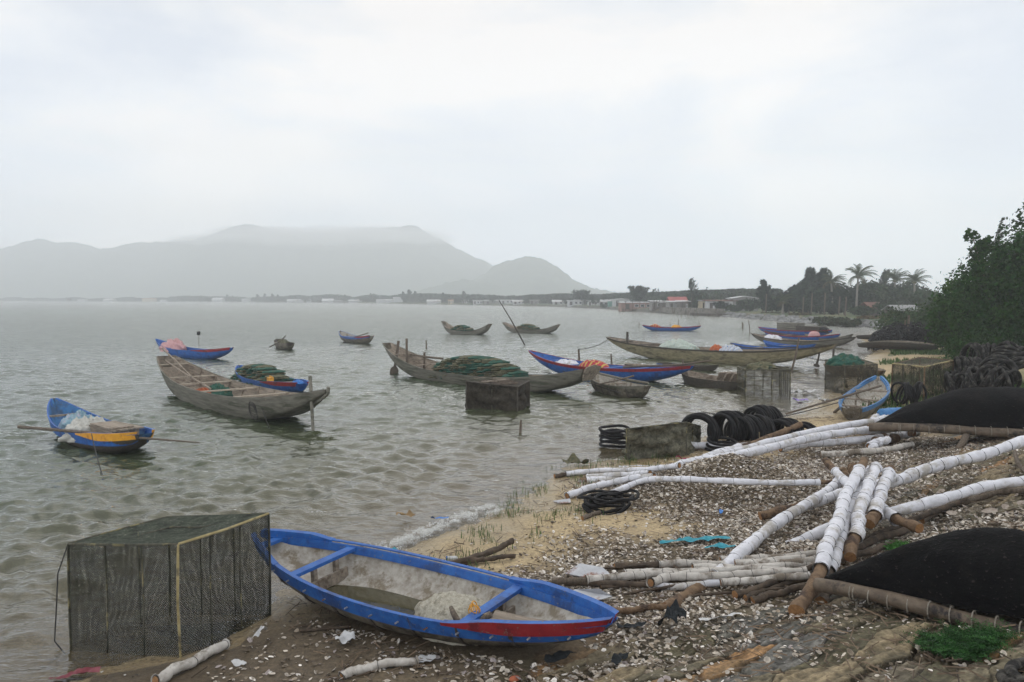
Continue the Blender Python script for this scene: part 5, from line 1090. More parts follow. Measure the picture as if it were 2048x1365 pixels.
def dsh(X, Y, Z, d, db, mr, nn):
    clump = sst(.38, .56, fbm(X*2.2, Y*2.2, 31, 3))
    f = sst(-3.0, -1.7, db+(nn-.5)*1.8)*sst(.9, -.1, db+(nn-.5)*2.2)*sst(18, 14, Y)*(.45+.55*clump)
    f = np.maximum(f, .10*sst(-4.6, -2.5, db)*clump); f = np.maximum(f, sst(1.6, 1.1, mr))
    f = np.maximum(f, .16*sst(.3, 1.2, db)*sst(3.5, 1.5, db)*sst(.5, .66, fbm(X*1.7, Y*1.7, 35, 3)))
    f = np.maximum(f, .8*sst(1.2, .5, np.hypot((X-5.2)/1.5, (Y-8.9)/.9)))
    f = np.maximum(f, .35*sst(1.7, .4, db)*sst(.5, .9, clump)*(db > 0)*(Y < 12))
    f = f*np.clip(.12+sst(-1.6, .9, X+(nn-.5)*3), 0, 1)
    return f*(d > .25)*~in_boats(X, Y)
sx_, sy_ = field(210000, (-2.5, 9, 4.2, 18), dsh)
cols = [(.52, .46, .38), (.32, .26, .19), (.14, .11, .075), (.76, .71, .64), (.35, .30, .28)]
scatter('shells', 'carpet of broken oyster shells covering the beach and the mound', 'shells', sx_, sy_, (.022, .062), cols, [.3, .25, .22, .16, .07], 3)
def dsp(X, Y, Z, d, db, mr, nn): return ~in_boats(X, Y)*(d > .1)*(.12+.7*sst(.5, .68, fbm(X*1.5, Y*1.5, 61, 3)))*sst(-7, -2, db)
px_, py_ = field(80000, (-4, 12, 4.5, 30), dsp)
scatter('litter', 'scattered small pebbles, chips and shell bits on the sand', 'litter', px_, py_, (.010, .035), [(.08, .065, .05), (.18, .14, .10), (.5, .48, .44), (.04, .035, .03)], [.4, .3, .15, .15], 5, elong=(.3, .9))
# twigs and reed stalks
n = 3200; tx, ty = field(n*9, (-3.5, 9, 4.8, 20), lambda X, Y, Z, d, db, mr, nn: (d > .3)*(.10+.5*sst(.5, .65, fbm(X*1.1+9, Y*1.1, 41, 3)))); n = len(tx)
az_ = rg.random(n)*6.283; ln = rg.uniform(.04, .22, n); wd = rg.uniform(.002, .006, n); tzv = ter(tx, ty)+.012
dx, dy = np.cos(az_), np.sin(az_); V = np.zeros((n, 6, 3)); zz = rg.uniform(0, .04, n)
for j, (s_, w_, h_) in enumerate(((-.5, -1, 0), (-.5, 1, 0), (.5, 1, 0), (.5, -1, 0), (-.5, 0, 1), (.5, 0, 1))):
    V[:, j, 0] = tx+dx*ln*s_-dy*wd*w_; V[:, j, 1] = ty+dy*ln*s_+dx*wd*w_; V[:, j, 2] = tzv+h_*wd*1.6+(zz if s_ > 0 else 0)
b_ = (np.arange(n)*6)[:, None]; F_ = np.concatenate([b_+np.array([0, 3, 5, 4]), b_+np.array([1, 4, 5, 2])]); C_ = np.repeat((np.array([[.10, .07, .045]])*(.4+1.6*rg.random((n, 1))))[:, None], 6, 1).reshape(-1, 3)
tag(fast_mesh('twigs', V.reshape(-1, 3), F_, SH, C_), 'dry twigs and stalks strewn over the beach', 'twigs', kind='stuff')
# a few big flat clam shells between the two upturned hulls
cm = MB(); vs = [(0, 0, -.012)]+[(math.cos(t)*.075*(1+.08*math.sin(3*t)), math.sin(t)*.055, .006*math.sin(2*t)) for t in np.linspace(0, 2*math.pi, 13)[:-1]]
cm.add(vs, [(0, 1+i, 1+(i+1) % 12) for i in range(12)]); co = cm.build('clam_shell', mat('flat_clam_shell', (.24, .19, .15), (.42, .36, .30), 20, .6, .003, 90), smooth=True); cme = co.data; bpy.data.objects.remove(co)
r_ = random.Random(4)
for i in range(44):
    p = G(r_.uniform(1830, 2048), r_.uniform(975, 1052), .03); o = bpy.data.objects.new('clam_shell', cme); sc.collection.objects.link(o); o.location = p
    o.rotation_euler = (r_.uniform(-.5, .5), r_.uniform(-.5, .3), r_.uniform(0, 6)); s_ = r_.uniform(.6, 1.35); o.scale = (s_, s_, s_)
    tag(o, 'large flat brownish shell on the bank between the two black hulls', 'shell', 'large flat shells on the bank')

# ---------------------------------------------------------------- rubbish pieces
def rag(name, label, cat, c, L_, W_, az_, m_, seed, h=.05, curl=.5):
    c = Vector(c); n, k = 18, 10; rows = []
    for j in range(k+1):
        row = []
        for i in range(n+1):
            u, v = i/n-.5, j/k-.5; ed = 1-.5*float(vn(np.array(u*6+seed), np.array(3.0), seed)); x = u*L_; y = v*W_*ed*(1-.5*abs(2*u)**3)
            X_, Y_ = c.x+x*math.cos(az_)-y*math.sin(az_), c.y+x*math.sin(az_)+y*math.cos(az_)
            row.append((X_-c.x, Y_-c.y, 0, u, v))
        rows.append(row)
    XX = np.array([[p[0]+c.x for p in r_] for r_ in rows]); YY = np.array([[p[1]+c.y for p in r_] for r_ in rows]); T = np.maximum(ter(XX, YY), 0)
    Hh = fbm(XX*9, YY*9, seed, 3)**1.5*h*2+.012
    q = MB(); q.grid([[(XX[j, i]-c.x, YY[j, i]-c.y, T[j, i]+Hh[j, i]-c.z) for i in range(n+1)] for j in range(k+1)])
    o = q.build(name, m_ if not isinstance(m_, str) else M[m_], smooth=True); o.location = c; return tag(o, label, cat)
M['teal'] = mat('teal_plastic_netting', (.02, .20, .26), (.05, .30, .36), 20, .7, .006, 60)
M['paper'] = mat('crumpled_white_plastic', (.42, .42, .41), (.60, .60, .59), 10, .6, .008, 30)
M['dnet'] = mat('black_net_scrap', (.008, .010, .012), (.025, .03, .032), 60, .9, .008, 130)
rag('net_scrap', 'teal net scrap spread on the shells in front of the mound', 'net', G(1390, 1088), .85, .16, .05, 'teal', 1)
rag('net_scrap', 'smaller teal net scrap just below the larger one', 'net', G(1440, 1100), .35, .12, -.1, 'teal', 2)
rag('plastic_strip', 'light blue plastic strip on the shell mound', 'plastic', G(1443, 1028), .22, .06, 1.2, 'tarp', 3)
rag('net_scrap', 'teal and white net scrap washed in the breaking wave', 'net', G(765, 1112), .42, .16, .8, 'teal', 4)
rag('plastic_scrap', 'tiny blue scrap floating before the breaking wave', 'plastic', G(880, 1042), .25, .08, .1, 'tarp', 5)
rag('paper_scrap', 'star shaped crumpled white sheet on the mud below the beached boat', 'sheet', G(690, 1292), .17, .15, .3, 'paper', 6, .08)
rag('paper_scrap', 'white crumpled bag near the right foot of the large net cage', 'bag', G(518, 1292), .16, .10, .9, 'paper', 7, .10)
rag('paper_scrap', 'torn white sheet at the end of the wrapped roll', 'sheet', G(852, 1325), .16, .13, .2, 'paper', 8, .06)
rag('paper_scrap', 'small white scrap at the lower left of the mud', 'sheet', G(478, 1338), .12, .07, .4, 'paper', 9, .06)
rag('plastic_sheet', 'long pale plastic sheet lying on the shells right of the bow', 'sheet', G(1440, 1243), .42, .10, .3, 'paper', 10, .05)
rag('plastic_scrap', 'purple plastic scrap in the shallows near the mesh cage', 'plastic', G(1600, 804), .5, .22, .2, mat('purple_plastic', (.20, .13, .42), (.28, .2, .5), 8, .6), 11, .08)
rag('plastic_scrap', 'white plastic tangle in the shallows above the purple scrap', 'plastic', G(1605, 788), .9, .4, .1, 'paper', 12, .10)
rag('plastic_scrap', 'white bag on the grass left of the light blue rowing boat', 'bag', G(1648, 808), .35, .25, .1, 'paper', 13, .14)
rag('plastic_scrap', 'pink scrap on the sand below the crushed cage', 'plastic', G(1365, 922), .25, .1, .2, mat('magenta_cloth', (.35, .03, .10), (.45, .06, .15), 8, .7), 14, .10)
rag('cloth_scrap', 'dark red cloth with weed at the bottom left corner', 'cloth', G(150, 1358), .38, .12, .2, mat('dark_red_cloth', (.16, .03, .04), (.25, .08, .09), 14, .8), 15, .06)
rag('net_scrap', 'black net scrap left of the bow of the beached boat', 'net', G(1262, 1262), .28, .12, .3, 'dnet', 16, .07)
rag('net_scrap', 'larger black net scrap on the shells right of the bow', 'net', G(1345, 1265), .30, .22, .9, 'dnet', 17, .16)
rag('net_scrap', 'black net scrap at the bottom edge below the bow', 'net', G(1240, 1330), .24, .10, 1.0, 'dnet', 18, .08)
rag('net_scrap', 'black net rag half under the beached boat bow', 'net', G(1120, 1330), .30, .14, .6, 'dnet', 19, .07)
rag('weed_clump', 'dark weed clump in the shallows left of the white poles', 'weed', G(1150, 932), .5, .3, .1, 'knet', 20, .12)
rag('sandy_lump', 'brown sack half sunk in the water before the breaking wave', 'sack', G(812, 1040), .28, .12, .1, mat('brown_sack', (.20, .13, .06), (.28, .19, .09), 12, .8), 21, .10)
mound('float', 'small orange brick lump at the bottom edge', 'brick', G(1030, 1360), .05, .035, .03, .2, mat('brick_red', (.35, .10, .05), (.42, .14, .07), 12, .8), 22, .08, 3)
def sheet(label, pts, m_='metal'):
    P = [G(x, y, z) for x, y, z in pts]; c = sum(P, Vector())/len(P); q = MB(); n = len(P)
    top = [p-c+Vector((0, 0, .006)) for p in P]; bot = [p-c for p in P]; q.add(top+bot, [tuple(range(n)), tuple(range(2*n-1, n-1, -1))]+[(i, i+n, (i+1) % n+n, (i+1) % n) for i in range(n)])
    o = q.build('metal_sheet', M[m_]); o.location = c; return tag(o, label, 'metal sheet')
sheet('flat grey metal sheet with rusty edge, lower of the two near the poles', [(1113, 1196, .05), (1150, 1180, .06), (1198, 1179, .09), (1225, 1194, .05), (1160, 1212, .03)])
sheet('rust spotted metal sheet, upper of the two near the poles', [(1130, 1148, .04), (1160, 1128, .10), (1205, 1136, .08), (1228, 1156, .03), (1180, 1158, .02)])
sheet('small grey slate at the water edge under the white pole ends', [(1105, 1003, .02), (1140, 998, .04), (1142, 1006, .02), (1118, 1008, .01)])
q = MB(); q.tube([(-.06, 0, 0), (.045, 0, 0)], .026, 12); q.tube([(.045, 0, 0), (.06, 0, 0)], .016, 10); o = q.build('bottle_body', M['paper'], smooth=True)
root = empty('jar', G(905, 1117, .03), .1, 'small white jar with a blue lid on the sand behind the driftwood', 'jar'); o.parent = root; o.name = 'jar_body'
MB().tube([(-.075, 0, 0), (-.06, 0, 0)], .028, 12).build('lid', M['blue'], root)
p = G(1790, 833, .20); root = empty('barrel', p, .25, 'blue plastic barrel lying beside the far upturned hull', 'barrel'); q = MB(); q.tube([(-.38, 0, 0), (-.36, 0, 0), (-.2, 0, 0), (-.18, 0, 0), (.18, 0, 0), (.2, 0, 0), (.36, 0, 0), (.38, 0, 0)], [.16, .19, .195, .203, .203, .195, .19, .16], 20)
q.build('drum', M['blue2'], root, smooth=False)

# foam of the one breaking ripple on the beach
rg = np.random.default_rng(77); FL = [G(x, y, .0) for x, y in [(730, 1128), (775, 1105), (830, 1082), (880, 1060), (930, 1042), (975, 1024), (992, 1030)]]
fx = []; 
for k in range(26000):
    u = rg.random()*(len(FL)-1.001); i = int(u); p = FL[i]+(FL[i+1]-FL[i])*(u-i); wdt = .07+.13*vn(np.array(u*3.0), np.array(1.0), 5)
    fx.append((p.x+rg.normal()*wdt*.6, p.y+rg.normal()*wdt+.05, .03+rg.random()*.035))
fx = np.array(fx); den = fbm(fx[:, 0]*9, fx[:, 1]*9, 6, 3); fx = fx[den > .47]
FM = mat_col('sea_foam', rough=.4, spec=.5)
scatter('foam', 'white foam of a small breaking ripple on the sand', 'foam', fx[:, 0], fx[:, 1], (.004, .013), [(.78, .79, .76), (.62, .62, .58)], [.6, .4], 8, elong=(.7, 1), zfn=fx[:, 2]+np.maximum(ter(fx[:, 0], fx[:, 1]), 0)*.6, m_=FM)
# thin swash line along the rest of the water's edge
wl = []
for (x0, y0), (x1, y1) in zip(shore[3:-14], shore[4:-13]):
    L_ = math.hypot(x1-x0, y1-y0)
    for k in range(int(L_*120)):
        t = rg.random(); wl.append((x0+(x1-x0)*t, y0+(y1-y0)*t))
wl = np.array(wl); wl = wl+rg.normal(size=wl.shape)*.13; d_ = sdist(land, wl[:, 0], wl[:, 1]); zt_ = ter(wl[:, 0], wl[:, 1]); k = (np.abs(zt_) < .02) & (fbm(wl[:, 0]*3, wl[:, 1]*3, 66, 3) > .5); wl = wl[k]
scatter('swash_foam', 'thin line of froth along the edge of the water', 'foam', wl[:, 0], wl[:, 1], (.006, .02), [(.5, .5, .45), (.4, .39, .33)], [.5, .5], 9, elong=(.7, 1), zfn=np.full(len(wl), .025), m_=FM, tiltmax=.2)

# ---------------------------------------------------------------- small plants
GM = mat_col('green_blades', rough=.6, spec=.25, trans=.25)
def blades(P, h, w_, lean, cols, rg, seg=2):
    P = np.asarray(P); n = len(P); a = rg.random(n)*6.283; hh = h*(.5+.9*rg.random(n)); ln = lean*rg.random(n)*hh; d_ = np.stack([np.cos(a), np.sin(a), np.zeros(n)], 1); s_ = np.stack([-np.sin(a), np.cos(a), np.zeros(n)], 1)
    up = np.array([0, 0, 1.0]); V = np.zeros((n, 6, 3)); ww = w_*(.6+.8*rg.random(n))
    for j, (t, wf) in enumerate(((0, 1), (.55, .8), (1, .12))):
        c = P+up*(hh*t)[:, None]+d_*(ln*t*t)[:, None]; V[:, 2*j] = c+s_*(ww*wf*.5)[:, None]; V[:, 2*j+1] = c-s_*(ww*wf*.5)[:, None]
    b = (np.arange(n)*6)[:, None]; F_ = np.concatenate([b+np.array([0, 1, 3, 2]), b+np.array([2, 3, 5, 4])]); C_ = np.array(cols)[rg.integers(0, len(cols), n)]*(.6+.8*rg.random(n))[:, None]
    return V.reshape(-1, 3), F_, np.repeat(C_[:, None], 6, 1).reshape(-1, 3)
gx, gy = field(60000, (-3, 8, 8.5, 22), lambda X, Y, Z, d, db, mr, nn: .9*sst(.52, .62, fbm(X*2.4, Y*2.4, 51, 3))*sst(-.5, .1, d)*sst(1.7, .8, d)*(mr > 1.25)*(Y < 18)*(X < 3.5))
cl = rg.random(len(gx)) < .75; gx, gy = gx[cl], gy[cl]
V, F_, C_ = blades(np.stack([gx, gy, ter(gx, gy)-.01], 1), .095, .009, .7, [(.05, .12, .025), (.09, .14, .045), (.12, .13, .05)], rg)
tag(fast_mesh('beach_grass', V, F_, GM, C_), 'sparse green grass sprouting along the wet sand', 'grass', kind='stuff')
gx, gy = field(90000, (9, 36, 20, 80), lambda X, Y, Z, d, db, mr, nn: (d > 1)*sst(.48, .56, fbm(X*.35, Y*.35, 44, 3)))
V, F_, C_ = blades(np.stack([gx, gy, ter(gx, gy)-.01], 1), .16, .05, .6, [(.055, .11, .03), (.08, .13, .04)], rg)
tag(fast_mesh('meadow_grass', V, F_, GM, C_), 'low green grass patches on the far beach', 'grass', kind='stuff')
def tuft(label, c, rad, hgt, n, cols, seed):
    rg = np.random.default_rng(seed); c = Vector(c); Vs = []; Cs = []
    for s_ in range(n):
        a = rg.random()*6.283; r0 = rad*math.sqrt(rg.random())*(.55+.45*math.sin(3*a+seed)*.4+.3*rg.random()); x0, y0 = math.cos(a)*r0, math.sin(a)*r0*.8; z0 = tz(c.x+x0, c.y+y0)-c.z
        az_ = rg.random()*6.283; L_ = hgt*(.6+.8*rg.random()); K = 16; t = np.linspace(.1, 1, K); lean = .5+.9*rg.random()
        P = np.stack([x0+math.cos(az_)*L_*lean*t**1.5, y0+math.sin(az_)*L_*lean*t**1.5, z0+L_*(t-.45*t*t)], 1); P = np.repeat(P, 2, 0); sg = np.tile([-1, 1], K)
        d_ = np.stack([-math.sin(az_)*sg+rg.normal(size=2*K)*.4, math.cos(az_)*sg+rg.normal(size=2*K)*.4, .35+rg.normal(size=2*K)*.3], 1); d_ /= np.linalg.norm(d_, axis=1)[:, None]; nr = rg.normal(size=(2*K, 3)); nr = np.cross(nr, d_); nr /= np.linalg.norm(nr, axis=1)[:, None]
        ll = (.012+.022*np.sin(np.pi*np.repeat(t, 2)))[:, None]; Vs.append(np.stack([P, P+d_*ll*.5+nr*.0028, P+d_*ll, P+d_*ll*.5-nr*.0028], 1).reshape(-1, 3)); Cs.append(np.tile(np.array(cols[rg.integers(len(cols))])*(.5+rg.random()), (8*K, 1)))
    V = np.concatenate(Vs); o = fast_mesh('fern_tuft', V, np.arange(len(V)).reshape(-1, 4), GM, np.concatenate(Cs)); o.location = c; return tag(o, label, 'fern')
tuft('bushy green fern growing on the stones below the near black hull', G(1925, 1300), .36, .13, 620, [(.025, .085, .018), (.04, .12, .028), (.018, .06, .015)], 1)
tuft('small bright green tuft between the dark logs and the near hull', G(1792, 1100), .15, .09, 120, [(.07, .22, .04), (.05, .16, .03)], 2)

# ---------------------------------------------------------------- trees
LEAF = mat_col('leaves', rough=.7, spec=.06, trans=.2)
TRUNK = mat('tree_trunk', (.07, .055, .04), (.16, .13, .10), 3, .9, .02, 12, (1, 1, .3))
def leafset(C0, size, cols, rg, asp=.55, droop=0.0, outw=None):
    """leaf-sized faces at the points C0"""
    n = len(C0); a = rg.normal(size=(n, 3)); 
    if outw is not None: a = a*.8+outw
    a /= np.linalg.norm(a, axis=1)[:, None]; b = rg.normal(size=(n, 3)); b[:, 2] -= droop; b = b-a*(a*b).sum(1)[:, None]; b /= np.linalg.norm(b, axis=1)[:, None]; c = np.cross(a, b)
    s = size*(.6+.8*rg.random(n))[:, None]; V = np.stack([C0-b*s*.5, C0+c*s*asp*.5, C0+b*s*.5, C0-c*s*asp*.5], 1)
    F_ = np.arange(n*4).reshape(n, 4); return V.reshape(-1, 3), F_, np.repeat(cols[:, None], 4, 1).reshape(-1, 3)
def crown_pts(clumps, n, rg):
    """clumps: (x,y,z,rx,ry,rz) ellipsoids; points gathered in twig-sized knots near their surface"""
    vol = np.array([c[3]*c[4]+c[4]*c[5]+c[3]*c[5] for c in clumps]); pick = rg.choice(len(clumps), n//14+1, p=vol/vol.sum()); cl = np.array(clumps)[pick]
    d = rg.normal(size=(len(pick), 3)); d /= np.linalg.norm(d, axis=1)[:, None]; rr_ = (.45+.58*rg.random(len(pick))**.5)[:, None]
    K = cl[:, :3]+d*cl[:, 3:]*rr_; idx = rg.integers(0, len(K), n); sp = np.minimum(cl[idx, 3:].min(1), 99)*.16
    return K[idx]+rg.normal(size=(n, 3))*sp[:, None], d[idx], idx
def broad_tree(label, base, clumps, n, leaf, col, seed, trunk=.12, group=None, name='tree', cat='tree', limbs=5, stems=None):
    rg = np.random.default_rng(seed); base = Vector(base); root = empty(name, base, 0, label, cat, group)
    P, d, idx = crown_pts(clumps, n, rg); kc = (.55+.9*rg.random(idx.max()+1))[idx]
    cols = np.array(col)[None]*kc[:, None]*(.75+.5*rg.random(n))[:, None]; cols[:, 0] *= (.8+.6*rg.random(n))
    V, F_, C_ = leafset(P, leaf, cols, rg, outw=d); fast_mesh('crown', V, F_, LEAF, C_, parent=root)
    q = MB(); rnd = random.Random(seed); top = max(c[2] for c in clumps)
    q.tube([(0, 0, -.3), (.05*top*rnd.uniform(-1, 1), 0, top*.3), (.1*top*rnd.uniform(-1, 1), 0, top*.75)], [trunk*1.3, trunk, trunk*.5], 8)
    for c in (clumps if limbs else [])[:limbs]:
        q.tube([(0, 0, top*.18), (c[0]*.5, c[1]*.5, c[2]*.6), (c[0], c[1], c[2])], [trunk*.6, trunk*.4, trunk*.15], 6)
    q.build('trunk', TRUNK, root, smooth=True); return root
def casuarina(label, base, H, W_, n, seed, col=(.016, .034, .018), blow=.35, group=None, name='casuarina_tree', size=.5, dens=1.0):
    rg = np.random.default_rng(seed); base = Vector(base); root = empty(name, base, 0, label, 'tree', group)
    nb = 46; hb = .12+.86*np.sort(rg.random(nb))**.9; az_ = rg.random(nb)*6.283; ln = W_*.55*(1.04-hb)**.95*(.5+.8*rg.random(nb))+.02*H; tip = np.stack([np.cos(az_)*ln+blow*ln, np.sin(az_)*ln, H*hb+ln*.9], 1); org = np.stack([0*hb, 0*hb, H*hb*.86], 1)
    i = rg.integers(0, nb, n); t = .15+.88*rg.random(n)**.7; P = org[i]+(tip[i]-org[i])*t[:, None]+rg.normal(size=(n, 3))*np.array([.10, .10, .07])*W_*.30*(1.1-t)[:, None]
    cols = np.array(col)[None]*(.5+1.0*rg.random(nb))[i][:, None]*(.7+.6*rg.random(n))[:, None]
    a = rg.normal(size=(n, 3)); dr = np.array([blow*1.2, 0, .35])+rg.normal(size=(n, 3))*.45; dr /= np.linalg.norm(dr, axis=1)[:, None]; a = np.cross(a, dr); a /= np.linalg.norm(a, axis=1)[:, None]
    s = size*(.5+rg.random(n))[:, None]; V = np.stack([P-dr*s*.5, P+a*s*.10, P+dr*s*.5, P-a*s*.10], 1).reshape(-1, 3)
    fast_mesh('crown', V, np.arange(n*4).reshape(n, 4), LEAF, np.repeat(cols[:, None], 4, 1).reshape(-1, 3), parent=root)
    q = MB().tube([(0, 0, -.3), (.01*H, 0, H*.5), (.04*H*blow, 0, H*.93)], [H*.018, H*.012, H*.003], 7)
    for k in range(0, nb, 3): q.tube([tuple(org[k]), tuple(tip[k])], [H*.005, H*.0015], 4)
    q.build('trunk', TRUNK, root, smooth=True); return root
def palm(label, base, H, fr, seed, lean=0.0, group='coconut palms on the right shore'):
    rnd = random.Random(seed); base = Vector(base); root = empty('coconut_palm', base, 0, label, 'palm tree', group)
    MB().tube([(lean*H*(t**1.6), 0, H*t-.3*(t == 0)) for t in np.linspace(0, 1, 9)], [.24, .19, .17, .16, .15, .145, .14, .13, .15], 9).build('trunk', mat('palm_trunk', (.16, .15, .13), (.27, .25, .21), 5, .9, .02, 20, (1, 1, 4)), root, smooth=True)
    V = []; F_ = []; C_ = []; top = Vector((lean*H, 0, H))
    for k in range(28):
        a = k*2.399+rnd.uniform(-.2, .2); up = rnd.uniform(-.25, 1.5); L_ = fr*rnd.uniform(.85, 1.1); d = Vector((math.cos(a), math.sin(a), 0)); col = (.055, .08, .035) if up > -.1 else (.10, .085, .045); pts = []
        for i in range(13):
            t = i/12; e = up-1.25*t*t; prev = pts[-1] if pts else top; st = L_/12
            pts.append(prev+(d*math.cos(e)+Vector((.28*t, 0, math.sin(e))))*st if i else top)
        for i in range(1, 13):
            p = pts[i]; tan = (pts[i]-pts[i-1]).normalized(); sd = tan.cross(Vector((0, 0, 1)));  sd = sd.normalized() if sd.length > .1 else Vector((0, 1, 0)); ll = fr*.30*math.sin(math.pi*min(1, .18+.82*i/12*.95))**.6
            for sg in (-1, 1):
                for h in (0, .5):
                    q0 = p-tan*(L_/12*h); tipp = q0+(sd*sg*.75+tan*.55+Vector((.15, 0, -.42)))*ll*rnd.uniform(.8, 1.1); w_ = tan*fr*.014; b = len(V); V += [tuple(q0-w_), tuple(q0+w_), tuple(tipp)]; F_.append((b, b+1, b+2)); C_ += [col]*3
            b = len(V); u = Vector((0, 0, .03)); V += [tuple(pts[i-1]), tuple(pts[i]), tuple(pts[i]+u+sd*.03)]; F_.append((b, b+1, b+2)); C_ += [(.12, .12, .06)]*3
    fast_mesh('crown', V, F_, LEAF, np.array(C_)*np.array([[rnd.uniform(.8, 1.2)]]), parent=root)
    q = MB()
    for k in range(6): 
        a = k*1.05; c = top+Vector((math.cos(a)*.22, math.sin(a)*.22, -.25)); rows = [[(c.x+math.cos(u)*math.cos(e)*.13, c.y+math.sin(u)*math.cos(e)*.13, c.z+math.sin(e)*.15) for u in np.linspace(0, 2*math.pi, 7)] for e in np.linspace(-1.5, 1.5, 5)]; q.grid(rows)
    q.build('coconuts', mat('green_coconut', (.08, .10, .03), (.14, .12, .05), 4, .6), root, smooth=True); return root
def at(px, Y_, dz=0.0):
    p = D(px, 640, Y_); return Vector((p.x, Y_, tz(p.x, Y_)+dz))
def hgt(py, base): return D(1024, py, base.y).z-base.z

# the big dark bushes and trees at the right edge
b = at(1932, 41); broad_tree('broad glossy green tree at the right edge, its low left shoulder', b, [(-.2, 0, 2.0, 1.6, 1.4, 1.7), (.6, 0, 3.1, 1.7, 1.4, 1.4), (1.8, .3, 2.2, 2.0, 1.6, 2.0), (.2, -.8, 1.0, 1.6, 1.2, 1.1), (-.9, 0, 1.4, 1.0, 1.0, 1.3)], 15000, .19, (.022, .062, .010), 1)
b = at(2002, 37); broad_tree('tall dark tree at the right edge with a bough leaning left', b, [(0, 0, 2.6, 2.2, 1.6, 2.4), (1.4, 0, 3.6, 1.9, 1.6, 1.8), (-.3, 0, 4.6, 1.1, 1.0, .8), (-.95, 0, 5.35, .55, .55, .42), (-1.45, 0, 5.75, .32, .35, .28), (1.3, 0, 4.9, 1.2, 1.1, .8), (0, -1.0, 1.2, 2.2, 1.2, 1.2)], 20000, .19, (.019, .056, .010), 2)
b = at(2075, 35); broad_tree('largest dark tree cut by the right edge of the view', b, [(0, 0, 2.8, 2.2, 2.0, 2.5), (.3, 0, 5.0, 1.5, 1.5, 1.5), (.6, 0, 6.6, 1.1, 1.1, .9), (-.4, -.6, 1.3, 2.0, 1.6, 1.3), (1.8, 0, 4.5, 2.0, 1.8, 2.4)], 18000, .19, (.016, .047, .009), 3)
b = at(2010, 34.5); broad_tree('low green creeper bush behind the tyre heap', b, [(0, 0, .7, 1.9, .8, .8), (-1.3, .2, .5, 1.1, .7, .6), (1.6, 0, .9, 1.6, .8, .9)], 9000, .12, (.02, .055, .012), 4, trunk=.04, name='bush', cat='bush')
b = at(1800, 62); broad_tree('mid green bush left of the boat with the blue cover', b, [(0, 0, 1.0, 1.9, 1.2, 1.1), (1.9, 0, 1.1, 1.7, 1.2, 1.3), (3.6, 0, 1.6, 1.6, 1.2, 1.8)], 9000, .20, (.045, .080, .03), 5, trunk=.05, name='bush', cat='bush')
b = at(1922, 52); broad_tree('pale green shrub between the blue cover and the big tree', b, [(0, 0, 1.2, 1.3, 1.2, 1.3), (1.2, 0, 1.8, 1.3, 1.2, 1.5), (-.3, 0, 2.4, .9, .8, .8)], 7000, .18, (.05, .085, .035), 6, trunk=.05, name='bush', cat='bush')
# feathery wind-blown tops
for i, (px, Y_, tp, lb) in enumerate(((1978, 38.5, 436, 'single feathery shoot blown right above the leaning bough'), (2008, 38, 462, 'thin feathery shoot between the two tall trees'), (2032, 37.5, 408, 'tall feathery reed top arching at the right edge'))):
    b = at(px, Y_); H = hgt(tp, b); rg = np.random.default_rng(40+i); root = empty('casuarina_shoot', b, 0, lb, 'tree'); n = 900 if i < 2 else 2600
    ns = (2, 2, 6)[i]; V = []; q = MB()
    for s_ in range(ns):
        ox = rg.uniform(-.3, .5)*(0.4 if i < 2 else 1.2); hh = H*(1-.10*s_); ts = np.linspace(0, 1, 14); pts = [(ox-.25*math.sin(t*2.2)+.55*t**4, 0, hh*t) for t in ts]; q.tube(pts, [.03*(1-t)+.006 for t in ts], 5)
        t = .62+.38*rg.random(n//ns); c = np.stack([ox-.25*np.sin(t*2.2)+.55*t**4, rg.normal(size=len(t))*.05, hh*t], 1)
        L_ = (.5*(1.05-t)+.14)*(.5+rg.random(len(t))); d = np.stack([.9+0*t, rg.normal(size=len(t))*.3, .15+.4*rg.random(len(t))], 1); nrm = rg.normal(size=(len(t), 3)); nrm = np.cross(nrm, d); nrm /= np.linalg.norm(nrm, axis=1)[:, None]
        V.append(np.stack([c, c+d*L_[:, None]*.5+nrm*.018, c+d*L_[:, None], c+d*L_[:, None]*.5-nrm*.018], 1).reshape(-1, 3))
    V = np.concatenate(V); fast_mesh('crown', V, np.arange(len(V)).reshape(-1, 4), LEAF, np.tile(np.array([.05, .065, .04]), (len(V), 1)), parent=root); q.build('trunk', TRUNK, root)

# belt of trees behind the spit: casuarinas, broad crowns and palms
GT = 'dark trees behind the rocky spit'
def oneC(px, Y_, top, wpx, n, seed, label, **k):
    b = at(px, Y_); casuarina(label, b, hgt(top, b), wpx*Y_/F_PX, n, seed, **k)
def oneB(px, Y_, top, wpx, n, leaf, col, seed, label, **k):
    b = at(px, Y_); H = hgt(top, b); W_ = wpx*Y_/F_PX; rnd = random.Random(seed); cl = [(0, 0, H*.55, W_*.36, W_*.3, H*.42)]
    for i in range(6): cl.append((rnd.uniform(-.36, .36)*W_, rnd.uniform(-.25, .25)*W_, H*rnd.uniform(.35, .82), W_*rnd.uniform(.14, .24), W_*.2, H*rnd.uniform(.12, .2)))
    broad_tree(label, b, cl, n, leaf, col, seed, trunk=max(.1, H*.02), **k)
DG = (.013, .030, .013)
oneC(1525, 133, 563, 46, 2600, 1, 'pointed conifer standing alone left of the dark tree belt', blow=.1, size=.7)
oneC(1564, 132, 585, 40, 1600, 2, 'wispy bare topped tree just right of the pointed conifer', size=.7)
oneC(1586, 130, 576, 52, 3200, 3, 'leftmost dark casuarina of the belt behind the rocky spit', size=1.0, group=GT)
oneC(1618, 127, 540, 56, 4200, 4, 'tallest left casuarina of the belt, with a ragged windblown top', size=1.0, group=GT)
oneC(1642, 127, 541, 50, 4200, 5, 'second tall casuarina of the belt, beside the ragged topped one', size=1.0, group=GT)
